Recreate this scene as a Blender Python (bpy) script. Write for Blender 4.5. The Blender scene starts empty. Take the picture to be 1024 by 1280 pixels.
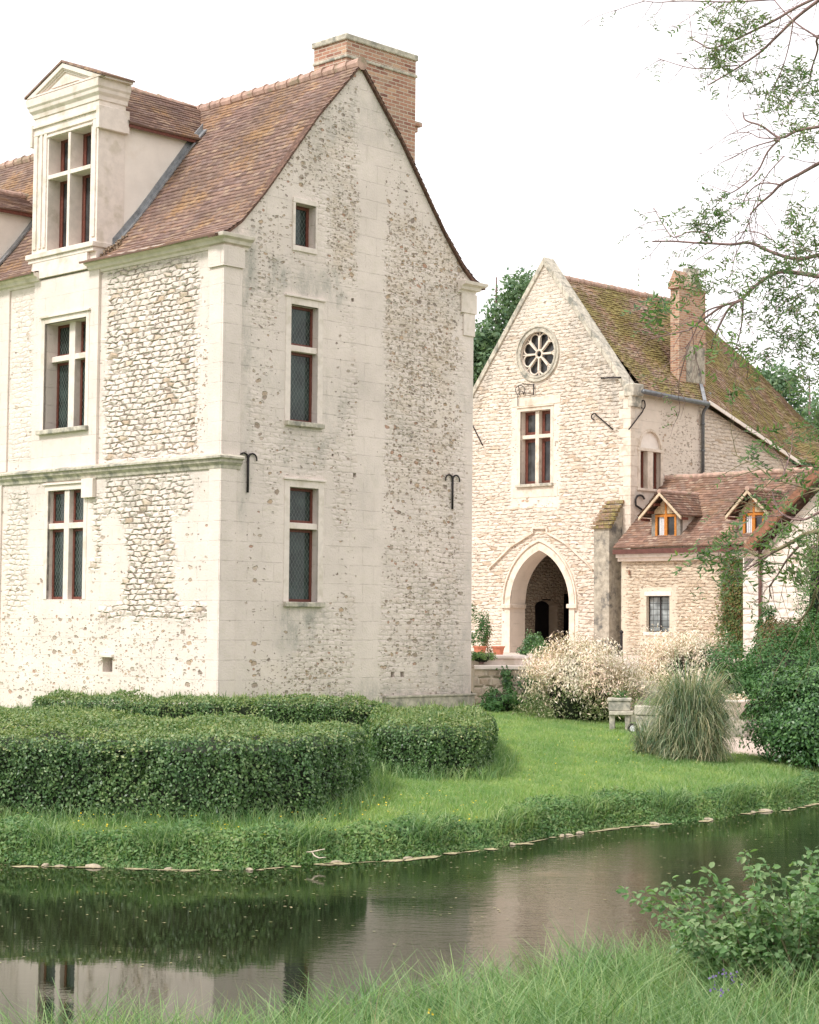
import bpy, bmesh, math, random
import numpy as np
from mathutils import Vector, Matrix
R_=np.random.RandomState(7); random.seed(5)
SC=bpy.context.scene; COL=SC.collection
# ------------------------------------------------------------------ camera geometry (used for measuring, in metres)
F_=2340.;P_=math.radians(3.41);A_=.009;H_=1.7
def ray(px,py):
    X=px-512;Y=640-py
    x=(X*math.cos(A_)-Y*math.sin(A_))/F_;y=(X*math.sin(A_)+Y*math.cos(A_))/F_
    return (x, math.cos(P_)-y*math.sin(P_), y*math.cos(P_)+math.sin(P_))
def at(px,py,d):
    r=ray(px,py);t=d/r[1];return Vector((r[0]*t,d,H_+r[2]*t))
def gnd(px,py,z=0.):
    r=ray(px,py);t=(z-H_)/r[2];return (r[0]*t,r[1]*t,z)
TH=math.radians(45.6)
# ------------------------------------------------------------------ objects
def tag(o,label=None,cat=None,group=None,kind=None):
    if label: o['label']=label
    if cat: o['category']=cat
    if group: o['group']=group
    if kind: o['kind']=kind
    return o
def thing(name,label,cat,loc=(0,0,0),rz=0,group=None):
    o=bpy.data.objects.new(name,None);COL.objects.link(o);o.location=loc;o.rotation_euler=(0,0,rz)
    o.empty_display_size=.3
    return tag(o,label,cat,group)
def copy_tree(o,parent=None):
    c=o.copy();COL.objects.link(c);c.parent=parent
    for ch in list(o.children): copy_tree(ch,c)
    return c
def mkmesh(name,V,Fc,mat,parent=None,uv=None,attr=None,smooth=False,sizes=None):
    V=np.asarray(V,dtype=np.float32).reshape(-1,3)
    me=bpy.data.meshes.new(name)
    if isinstance(Fc,np.ndarray):
        k=Fc.shape[1];nf=len(Fc)
        me.vertices.add(len(V));me.vertices.foreach_set('co',V.ravel())
        me.loops.add(nf*k);me.loops.foreach_set('vertex_index',Fc.ravel().astype(np.int32))
        me.polygons.add(nf);me.polygons.foreach_set('loop_start',(np.arange(nf)*k).astype(np.int32))
        me.polygons.foreach_set('loop_total',np.full(nf,k,dtype=np.int32))
        me.update(calc_edges=True)
    else:
        me.from_pydata([tuple(map(float,v)) for v in V],[],Fc);me.update()
    nl=len(me.loops)
    if uv is None:
        vi=np.zeros(nl,dtype=np.int32);me.loops.foreach_get('vertex_index',vi)
        npoly=len(me.polygons);nr=np.zeros(npoly*3,dtype=np.float32);me.polygons.foreach_get('normal',nr);nr=np.abs(nr.reshape(-1,3))
        lt=np.zeros(npoly,dtype=np.int32);me.polygons.foreach_get('loop_total',lt)
        ln=np.repeat(nr,lt,axis=0);co=V[vi]
        U=np.where((ln[:,0]>ln[:,1])[:,None],co[:,[1,2]],co[:,[0,2]])
        U=np.where((ln[:,2]>.75)[:,None],co[:,[0,1]],U)
        uvl=U
    else:
        vi=np.zeros(nl,dtype=np.int32);me.loops.foreach_get('vertex_index',vi)
        uvl=np.asarray(uv,dtype=np.float32)[vi]
    l=me.uv_layers.new(name='UVMap');l.data.foreach_set('uv',np.ascontiguousarray(uvl,dtype=np.float32).ravel())
    if attr is not None:
        a=me.color_attributes.new('zone','FLOAT_COLOR','POINT');a.data.foreach_set('color',np.asarray(attr,dtype=np.float32).ravel())
    if smooth: me.polygons.foreach_set('use_smooth',np.ones(len(me.polygons),dtype=bool))
    me.materials.append(mat);me.update()
    o=bpy.data.objects.new(name,me);COL.objects.link(o)
    if parent is not None:o.parent=parent
    return o
class MB:
    def __init__(s): s.v=[];s.f=[]
    def add(s,v,f):
        b=len(s.v);s.v+= [tuple(q) for q in v];s.f+=[tuple(i+b for i in q) for q in f];return s
    def box(s,x0,x1,y0,y1,z0,z1,j=0):
        x0,x1=sorted((x0,x1));y0,y1=sorted((y0,y1));z0,z1=sorted((z0,z1))
        v=[(x,y,z) for z in (z0,z1) for x,y in ((x0,y0),(x1,y0),(x1,y1),(x0,y1))]
        if j: v=[tuple(c+random.uniform(-j,j) for c in q) for q in v]
        return s.add(v,[(3,2,1,0),(4,5,6,7),(0,1,5,4),(1,2,6,5),(2,3,7,6),(3,0,4,7)])
    def prism(s,poly,ax,a0,a1):
        # poly: list of 2D; ax 'x': pts are (y,z), extruded in x ; 'y': (x,z) ; 'z': (x,y)
        n=len(poly)
        def P(p,a): return (a,p[0],p[1]) if ax=='x' else ((p[0],a,p[1]) if ax=='y' else (p[0],p[1],a))
        v=[P(p,a0) for p in poly]+[P(p,a1) for p in poly]
        return s.add(v,[tuple(range(n)),tuple(range(2*n-1,n-1,-1))]+[(i,i+n,(i+1)%n+n,(i+1)%n) for i in range(n)])
    def tube(s,pts,rad,n=8,cap=True):
        pts=[Vector(p) for p in pts];m=len(pts)
        if not hasattr(rad,'__len__'): rad=[rad]*m
        prev=None;rings=[]
        for i,p in enumerate(pts):
            d=(pts[min(i+1,m-1)]-pts[max(i-1,0)])
            if d.length<1e-9: d=Vector((0,0,1))
            d.normalize()
            if prev is None:
                a=Vector((0,0,1)) if abs(d.z)<.9 else Vector((1,0,0));u=d.cross(a).normalized()
            else:
                u=(prev-d*prev.dot(d))
                u=u.normalized() if u.length>1e-6 else d.orthogonal().normalized()
            prev=u;w=d.cross(u)
            rings.append([p+(u*math.cos(2*math.pi*k/n)+w*math.sin(2*math.pi*k/n))*rad[i] for k in range(n)])
        v=[q for r in rings for q in r];f=[]
        for i in range(m-1):
            for k in range(n):
                f.append((i*n+k,i*n+(k+1)%n,(i+1)*n+(k+1)%n,(i+1)*n+k))
        if cap: f+= [tuple(range(n-1,-1,-1)),tuple((m-1)*n+k for k in range(n))]
        return s.add(v,f)
    def lathe(s,prof,c=(0,0,0),n=16):
        m=len(prof);v=[(c[0]+r*math.cos(2*math.pi*k/n),c[1]+r*math.sin(2*math.pi*k/n),c[2]+z) for r,z in prof for k in range(n)]
        f=[(i*n+k,i*n+(k+1)%n,(i+1)*n+(k+1)%n,(i+1)*n+k) for i in range(m-1) for k in range(n)]
        return s.add(v,f+[tuple(range(n-1,-1,-1)),tuple((m-1)*n+k for k in range(n))])
    def build(s,name,mat,parent=None,smooth=False,bevel=0):
        o=mkmesh(name,s.v,s.f,mat,parent,smooth=smooth)
        if bevel:
            m=o.modifiers.new('bevel','BEVEL');m.width=bevel;m.segments=2;m.limit_method='ANGLE'
        return o
# ------------------------------------------------------------------ numpy noise
class VN:
    def __init__(s,seed): s.t=np.random.RandomState(seed).rand(256,256)
    def __call__(s,x,y,sc=1.,octv=3):
        x=np.asarray(x,dtype=float)*sc;y=np.asarray(y,dtype=float)*sc;r=0;a=1;tot=0
        for o in range(octv):
            xi=np.floor(x).astype(int);yi=np.floor(y).astype(int);fx=x-xi;fy=y-yi
            fx=fx*fx*(3-2*fx);fy=fy*fy*(3-2*fy);T=s.t
            g=lambda i,j:T[(xi+i)%256,(yi+j)%256]
            r=r+a*((g(0,0)*(1-fx)+g(1,0)*fx)*(1-fy)+(g(0,1)*(1-fx)+g(1,1)*fx)*fy);tot+=a
            a*=.5;x=x*2.03+17;y=y*2.03+31
        return r/tot
N1=VN(1);N2=VN(2);N3=VN(3)
def sstep(a,b,x): t=np.clip((x-a)/(b-a),0,1);return t*t*(3-2*t)
# ------------------------------------------------------------------ materials
class NT:
    def __init__(s,name,rough=.8,spec=.3):
        s.m=bpy.data.materials.new(name);s.m.use_nodes=True;s.t=s.m.node_tree;s.t.nodes.clear()
        s.out=s.t.nodes.new('ShaderNodeOutputMaterial');s.b=s.t.nodes.new('ShaderNodeBsdfPrincipled')
        s.t.links.new(s.b.outputs[0],s.out.inputs[0]);s.b.inputs['Roughness'].default_value=rough;s.b.inputs['Specular IOR Level'].default_value=spec
    def set(s,inp,v):
        if isinstance(v,bpy.types.NodeSocket): s.t.links.new(v,inp)
        else:
            if isinstance(v,(tuple,list)) and len(v)==3 and inp.type=='RGBA': v=(*v,1)
            inp.default_value=v
    def n(s,typ,ins={},out=0,**pr):
        k=s.t.nodes.new(typ)
        for a,b in pr.items(): setattr(k,a,b)
        for a,b in ins.items(): s.set(k.inputs[a],b)
        return k.outputs[out]
    def M(s,op,a,b=0.,c=None,clamp=False):
        i={0:a,1:b}
        if c is not None:i[2]=c
        return s.n('ShaderNodeMath',i,operation=op,use_clamp=clamp)
    def mix(s,f,a,b,bt='MIX'): return s.n('ShaderNodeMix',{0:f,6:a,7:b},2,data_type='RGBA',blend_type=bt)
    def ss(s,v,a,b,lo=0.,hi=1.): return s.n('ShaderNodeMapRange',{0:v,1:a,2:b,3:lo,4:hi},interpolation_type='SMOOTHSTEP')
    def ramp(s,f,pts,ip='LINEAR'):
        k=s.t.nodes.new('ShaderNodeValToRGB');s.set(k.inputs[0],f);c=k.color_ramp;c.interpolation=ip
        while len(c.elements)<len(pts): c.elements.new(.5)
        for e,(p,q) in zip(c.elements,pts): e.position=p;e.color=(*q,1)
        return k.outputs[0]
    def noise(s,vec,sc,det=4,rough=.55,out=0): return s.n('ShaderNodeTexNoise',{'Vector':vec,'Scale':sc,'Detail':det,'Roughness':rough},out)
    def uv(s): return s.n('ShaderNodeUVMap',uv_map='UVMap')
    def obj(s): return s.n('ShaderNodeTexCoord',{},3)
    def vscale(s,v,sc): return s.n('ShaderNodeMapping',{'Vector':v,'Scale':sc})
    def distort(s,v,sc,amt):
        nz=s.noise(v,sc,3,.5,1);d=s.n('ShaderNodeVectorMath',{0:nz,1:(.5,.5,.5)},operation='SUBTRACT')
        d=s.n('ShaderNodeVectorMath',{0:d,3:amt},operation='SCALE')
        return s.n('ShaderNodeVectorMath',{0:v,1:d},operation='ADD')
    def bump(s,h,st=.5,dist=.02,nrm=None):
        i={'Height':h,'Strength':st,'Distance':dist}
        if nrm is not None:i['Normal']=nrm
        r=s.n('ShaderNodeBump',i);s.t.links.new(r,s.b.inputs['Normal']);return r
    def base(s,c): s.set(s.b.inputs['Base Color'],c);return s
def simple(name,col,rough=.7,var=.15,sc=6,bump=.3,spec=.3,metal=0,bd=.01,dirt=None,dsc=1.5):
    t=NT(name,rough,spec);v=t.obj();nz=t.noise(v,sc,5,.6)
    c=t.mix(t.ss(nz,.3,.7),tuple(x*(1-var) for x in col),tuple(min(1,x*(1+var)) for x in col))
    if dirt: c=t.mix(t.ss(t.noise(v,dsc,5,.65),.48,.68),c,dirt)
    t.base(c);t.b.inputs['Metallic'].default_value=metal
    if bump: t.bump(nz,bump,bd)
    return t.m
CREAM=(.755,.665,.605)
def wall_mat(name,cream=CREAM,stone1=(.79,.695,.62),stone2=(.64,.52,.40),joint=(.20,.15,.115),row=.1,wid=.22,warm=None,flint=True,jstr=.95,ash=.10,greyc=(.36,.35,.31)):
    t=NT(name,.9,.15);uv=t.uv();zone=t.n('ShaderNodeVertexColor',{},layer_name='zone')
    sep=t.t.nodes.new('ShaderNodeSeparateColor');t.t.links.new(zone,sep.inputs[0]);zr,zg,zb=sep.outputs[0],sep.outputs[1],sep.outputs[2]
    big=t.noise(uv,.9,5,.6);fine=t.noise(uv,28,4,.65);mid=t.noise(uv,5,5,.6)
    # plain lime render / ashlar
    base=t.mix(t.ss(big,.35,.65),tuple(c*.93 for c in cream),tuple(min(1,c*1.05) for c in cream))
    base=t.mix(t.ss(mid,.45,.75,0,.35),base,(.62,.56,.46))
    dash=t.distort(uv,.8,.03)
    ba=t.t.nodes.new('ShaderNodeTexBrick');ba.offset=.45
    for k,v in {'Vector':dash,'Color1':(.93,.91,.89),'Color2':(1.07,1.05,1.02),'Mortar':(.80,.76,.70),'Scale':1.,'Mortar Size':.006,'Mortar Smooth':.4,'Brick Width':.62,'Row Height':.345}.items(): t.set(ba.inputs[k],v)
    jf=t.M('MULTIPLY',ba.outputs[1],t.ss(mid,.35,.6))
    base=t.mix(t.ss(t.noise(uv,.5,3,.5),.4,.62,ash*.25,ash),base,t.mix(1.,base,ba.outputs[0],'MULTIPLY'))
    h=t.M('ADD',t.M('MULTIPLY',fine,.25),t.M('MULTIPLY',jf,-.22))
    # coursed rubble (zone red): irregular stones laid in rough courses
    d2=t.vscale(t.distort(t.distort(uv,1.3,.10),7,.035),(1/wid,1/row,1.))
    sx_=t.t.nodes.new('ShaderNodeSeparateXYZ');t.t.links.new(d2,sx_.inputs[0])
    d2=t.n('ShaderNodeCombineXYZ',{0:t.M('ADD',sx_.outputs[0],t.M('MULTIPLY',t.M('FLOOR',sx_.outputs[1]),.47)),1:sx_.outputs[1],2:0.})
    ve=t.n('ShaderNodeTexVoronoi',{'Vector':d2,'Scale':1.,'Randomness':.46},0,feature='DISTANCE_TO_EDGE')
    vc=t.n('ShaderNodeTexVoronoi',{'Vector':d2,'Scale':1.,'Randomness':.46},1);sv=t.t.nodes.new('ShaderNodeSeparateColor');t.t.links.new(vc,sv.inputs[0])
    sc=t.ramp(sv.outputs[0],[(0,tuple(c*.9 for c in stone1)),(.4,stone1),(.86,tuple(min(1,c*1.06) for c in stone1)),(.94,stone2),(1,(.50,.38,.27))])
    sc=t.mix(t.ss(fine,.35,.7,0,.35),sc,(.6,.53,.45))
    jw=t.ss(t.noise(uv,4.5,4,.65),.36,.62,.03,.19)
    jm=t.n('ShaderNodeMapRange',{0:ve,1:0.,2:jw,3:1.,4:0.},interpolation_type='SMOOTHSTEP')
    rub=t.mix(t.M('MULTIPLY',jm,t.ss(t.noise(uv,2.3,4,.6),.34,.56,.25,jstr)),sc,joint)
    hr=t.M('ADD',t.M('MULTIPLY',t.ss(ve,0.,.28),1.1),t.M('MULTIPLY',fine,.35))
    hr=t.M('ADD',hr,t.M('MULTIPLY',sv.outputs[1],.3))
    col=t.mix(zr,base,rub);h=t.n('ShaderNodeMix',{0:zr,2:h,3:hr},0,data_type='FLOAT')
    if flint:
        # field stones and flint showing through the render (zone green = density)
        def layer(col,h,scale,asp,lo,hi,amt,dens,seedv,ramp):
            d3=t.vscale(t.distort(t.n('ShaderNodeVectorMath',{0:uv,1:(seedv,seedv*.7,0)},operation='ADD'),6,.09),(1.,asp,1.))
            vo=t.t.nodes.new('ShaderNodeTexVoronoi');t.set(vo.inputs['Vector'],d3);t.set(vo.inputs['Scale'],scale);t.set(vo.inputs['Randomness'],1.)
            s2=t.t.nodes.new('ShaderNodeSeparateColor');t.t.links.new(vo.outputs[1],s2.inputs[0]);r1,r2,r3=s2.outputs
            lim=t.M('ADD',lo,t.M('MULTIPLY',r3,hi-lo))
            dd=t.M('ADD',vo.outputs[0],t.M('MULTIPLY',t.M('SUBTRACT',t.noise(uv,scale*3.3,3,.6),.5),.35))
            st=t.ss(t.M('SUBTRACT',lim,dd),-.03,.09);on=t.M('LESS_THAN',r1,t.M('MULTIPLY',zg,dens));mk=t.M('MULTIPLY',st,on)
            fc=t.ramp(r2,ramp,'CONSTANT');fc=t.mix(t.ss(fine,.3,.7,0,.45),fc,(.52,.43,.34))
            rim=t.M('MULTIPLY',t.M('MULTIPLY',t.ss(t.M('ABSOLUTE',t.M('SUBTRACT',lim,dd)),0.,.07,1.,0.),on),.28)
            col=t.mix(t.M('MULTIPLY',mk,t.M('ADD',amt-.25,t.M('MULTIPLY',r3,.35))),col,fc);col=t.mix(rim,col,(.36,.31,.25))
            return col,t.M('ADD',h,t.M('MULTIPLY',mk,-.5))
        col=t.mix(t.M('MULTIPLY',t.ss(zg,.25,.9),t.ss(t.noise(uv,1.7,5,.7),.4,.68,.05,.55)),col,(.60,.49,.37))
        RA=[(0,(.38,.31,.25)),(.16,(.50,.41,.32)),(.32,(.42,.30,.20)),(.46,(.56,.46,.36)),(.58,(.28,.205,.155)),(.68,(.48,.32,.19)),(.79,(.50,.45,.39)),(.87,(.18,.13,.11)),(.93,(.42,.20,.12)),(1,(.45,.37,.29))]
        RB=[(0,(.25,.19,.14)),(.3,(.40,.33,.25)),(.6,(.34,.23,.14)),(.8,(.47,.41,.33)),(.9,(.14,.10,.085)),(1,(.42,.21,.13))]
        col,h=layer(col,h,6.2,1.55,.14,.44,.78,.5,0.,RA)
        col,h=layer(col,h,9.5,1.7,.12,.44,.80,.85,3.3,RA)
        col,h=layer(col,h,12.,1.5,.14,.44,.74,.8,9.3,RA)
        col,h=layer(col,h,17.,2.,.14,.40,.7,.55,5.3,RB)
        col,h=layer(col,h,9.,4.2,.12,.34,.65,.55,7.1,RB)
    pit=t.n('ShaderNodeTexVoronoi',{'Vector':uv,'Scale':3.4},0);pit=t.ss(pit,.035,.06,.7,0.);col=t.mix(pit,col,(.25,.2,.16))
    stn=t.M('MULTIPLY',zb,t.ss(t.M('ADD',t.noise(t.vscale(uv,(1,.45,1)),4,6,.7),t.M('MULTIPLY',t.noise(uv,30,3,.7),.35)),.45,.95))
    col=t.mix(stn,col,greyc)
    if warm: col=t.mix(1.,col,warm,'MULTIPLY')
    t.base(col);t.bump(h,1.,.035);return t.m
def tile_mat(name,cols,moss,mossc,orange):
    t=NT(name,.85,.2);uv=t.uv()
    b=t.t.nodes.new('ShaderNodeTexBrick');b.offset=.5
    for k,v in {'Vector':t.distort(uv,14,.012),'Color1':(0,0,0),'Color2':(1,1,1),'Mortar':(.5,.5,.5),'Scale':1.,'Mortar Size':.006,'Mortar Smooth':.2,'Brick Width':.165,'Row Height':.11}.items(): t.set(b.inputs[k],v)
    n=len(cols);c=t.ramp(b.outputs[0],[(i/(n-1),q) for i,q in enumerate(cols)])
    c=t.mix(t.ss(t.noise(uv,.7,4,.6),.35,.7,0,.7),c,cols[0])
    og=t.M('MULTIPLY',t.ss(t.M('ADD',t.noise(uv,.9,4,.6),t.M('MULTIPLY',t.noise(uv,14,3,.7),.55)),.76,.95),orange)
    c=t.mix(og,c,(.50,.28,.11))
    c=t.mix(t.ss(t.noise(t.vscale(uv,(1,.5,1)),9,4,.7),.56,.75,0,.45),c,(.42,.36,.32))
    mm=t.M('MULTIPLY',t.ss(t.M('ADD',t.noise(uv,.8,3,.6),t.M('MULTIPLY',t.noise(uv,9,5,.75),.9)),.80,1.02),moss)
    mc=t.mix(t.ss(t.noise(uv,16,4,.6),.35,.65),mossc,tuple(x*.45 for x in mossc))
    c=t.mix(mm,c,mc)
    c=t.mix(t.M('MULTIPLY',b.outputs[1],.6),c,(.10,.06,.045))
    t.base(c);t.bump(t.M('ADD',t.M('MULTIPLY',b.outputs[1],-1.),t.M('ADD',t.M('MULTIPLY',b.outputs[0],.5),t.M('MULTIPLY',mm,1.5))),.8,.012);return t.m
def brick_mat(name,c1=(.38,.20,.14),c2=(.27,.12,.09),mort=(.55,.47,.38),pale=.3):
    t=NT(name,.9,.2);uv=t.uv();b=t.t.nodes.new('ShaderNodeTexBrick');b.offset=.5
    for k,v in {'Vector':t.distort(uv,6,.01),'Color1':(0,0,0),'Color2':(1,1,1),'Mortar':(.5,.5,.5),'Scale':1.,'Mortar Size':.010,'Mortar Smooth':.3,'Brick Width':.22,'Row Height':.072}.items(): t.set(b.inputs[k],v)
    c=t.ramp(b.outputs[0],[(0,c2),(.35,c1),(.7,tuple(x*1.15 for x in c1)),(.9,(.52,.33,.22)),(1,(.2,.09,.07))])
    c=t.mix(b.outputs[1],c,mort);c=t.mix(t.ss(t.noise(uv,2.2,5,.65),.45,.7,0,pale),c,(.5,.42,.33))
    t.base(c);t.bump(t.M('MULTIPLY',b.outputs[1],-1.),.6,.01);return t.m
def leaf_mat(name,cols,trans=.35,rough=.5,spec=.3,vs=1.3):
    t=NT(name,rough,spec);g=t.t.nodes.new('ShaderNodeNewGeometry')
    n=len(cols);c=t.ramp(g.outputs['Random Per Island'],[(i/(n-1),q) for i,q in enumerate(cols)])
    ob=t.obj();nz=t.noise(ob,vs,5,.65);c=t.mix(t.ss(nz,.3,.72),t.mix(1.,c,(.78,.86,.82),'MULTIPLY'),t.mix(1.,c,(1.22,1.12,1.02),'MULTIPLY'))
    t.base(c);tr=t.n('ShaderNodeBsdfTranslucent',{'Color':t.mix(1.,c,(1.,1.15,.55),'MULTIPLY')})
    mx=t.n('ShaderNodeMixShader',{0:trans,1:t.b.outputs[0],2:tr});t.t.links.new(mx,t.out.inputs[0]);return t.m
MT={}
MT['wall']=wall_mat('lime_wall')
MT['wallw']=wall_mat('coursed_wall',stone1=(.735,.635,.53),stone2=(.64,.52,.39),joint=(.46,.36,.27),cream=(.75,.66,.565),flint=True,row=.11,wid=.30,jstr=.27)
MT['wallw2']=wall_mat('wing_wall',stone1=(.63,.52,.39),stone2=(.52,.40,.27),joint=(.36,.27,.18),cream=(.66,.57,.45),row=.09,wid=.27,jstr=.5)
MT['white']=wall_mat('white_coursed',stone1=(.74,.68,.60),stone2=(.66,.58,.5),joint=(.5,.43,.36),cream=(.76,.70,.64),row=.2,wid=.5,flint=False,jstr=.5)
MT['stone']=simple('pale_stone',(.76,.675,.61),.85,.07,7,.25,dirt=(.60,.53,.44),dsc=2.2)
MT['wstone']=simple('warm_stone',(.72,.63,.53),.9,.09,6,.4,dirt=(.55,.46,.36),dsc=2.5)
MT['shadestone']=wall_mat('passage_stone',stone1=(.36,.30,.22),stone2=(.26,.2,.14),joint=(.14,.1,.07),cream=(.36,.30,.23),flint=False)  # darkened stone: shade inside the deep passage is put into the colour
MT['plaster']=simple('white_plaster',(.84,.77,.70),.9,.04,3,.1,dirt=(.77,.69,.61),dsc=1.)
MT['oldstone']=simple('weathered_stone',(.50,.46,.38),.9,.25,9,.6,dirt=(.22,.22,.19),dsc=3)
MT['darkstone']=simple('buttress_stone',(.40,.36,.29),.95,.25,7,.9,bd=.03,dirt=(.13,.125,.115),dsc=2.6)
MT['tiles']=tile_mat('plain_tiles',[(.18,.12,.11),(.25,.165,.145),(.34,.215,.17),(.28,.20,.185),(.44,.31,.22)],.15,(.2,.17,.06),.5)
MT['mosst']=tile_mat('mossy_tiles',[(.26,.17,.13),(.38,.23,.17),(.48,.32,.23),(.36,.28,.23),(.58,.43,.33)],.78,(.38,.34,.10),.5)
MT['wingt']=tile_mat('pinkish_tiles',[(.17,.105,.085),(.27,.155,.115),(.36,.22,.16),(.22,.155,.13),(.50,.37,.28)],.1,(.22,.19,.07),.15)
MT['brick']=brick_mat('chimney_brick');MT['brick2']=brick_mat('patched_brick',(.40,.22,.145),(.31,.155,.10),(.5,.42,.32),.55)
MT['redwood']=simple('oxblood_wood',(.15,.05,.035),.5,.25,20,.1)
MT['orange']=simple('orange_wood',(.50,.19,.035),.45,.2,20,.1)
MT['timber']=simple('timber',(.40,.27,.15),.6,.25,15,.3)
MT['beam']=simple('red_brown_beam',(.24,.115,.07),.6,.25,10,.3)
MT['iron']=simple('black_iron',(.035,.03,.03),.6,.3,20,.1,metal=.3)
MT['lead']=simple('lead_sheet',(.30,.31,.32),.45,.25,8,.2,metal=.4)
MT['pipe']=simple('zinc_pipe',(.17,.18,.19),.45,.2,8,.1,metal=.5)
MT['brownpipe']=simple('brown_pipe',(.10,.05,.04),.5,.2,8,.1)
MT['terra']=simple('terracotta',(.52,.20,.12),.8,.15,12,.2)
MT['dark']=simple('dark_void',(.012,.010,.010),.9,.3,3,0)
MT['bark']=simple('bark',(.23,.15,.14),.9,.35,30,.8,bd=.01)
MT['barkl']=simple('mossy_bark',(.20,.17,.10),.9,.35,30,.8,bd=.01)
MT['twig']=simple('hedge_core',(.020,.028,.014),.95,.3,10,0)
MT['curtain']=simple('curtain',(.7,.7,.72),.9,.1,30,.2)
def glass_mat(name,col,lat=0,line=(.22,.25,.24),w=.1):
    t=NT(name,.07,.38);uv=t.uv();c=t.mix(t.ss(t.noise(uv,2.5,3,.5),.35,.7),tuple(x*.5 for x in col),tuple(x*1.5 for x in col))
    if lat:
        s=t.t.nodes.new('ShaderNodeSeparateXYZ');t.t.links.new(uv,s.inputs[0])
        ls=[]
        if lat==1: pr=[(1.6,1.),(1.6,-1.)]
        else: pr=[(1.,0.),(0.,1.)]
        for a,b in pr:
            q=t.M('ADD',t.M('MULTIPLY',s.outputs[0],a),t.M('MULTIPLY',s.outputs[1],b));q=t.M('FRACT',t.M('DIVIDE',q,w if lat==1 else w))
            ls.append(t.M('LESS_THAN',t.M('ABSOLUTE',t.M('SUBTRACT',q,.5)),.05))
        l=t.M('MAXIMUM',ls[0],ls[1]);c=t.mix(l,c,line);t.set(t.b.inputs['Roughness'],t.M('ADD',.08,t.M('MULTIPLY',l,.5)))
    t.base(c);t.bump(t.noise(t.vscale(uv,(1,1,1)),9,2,.5),.25,.01);return t.m
MT['glass']=glass_mat('leaded_glass',(.025,.04,.036),1,(.12,.14,.125),.13)
MT['glassp']=glass_mat('plain_glass',(.05,.05,.05))
MT['glassq']=glass_mat('square_leaded_glass',(.30,.33,.33),2,(.04,.04,.04),.16)
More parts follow.
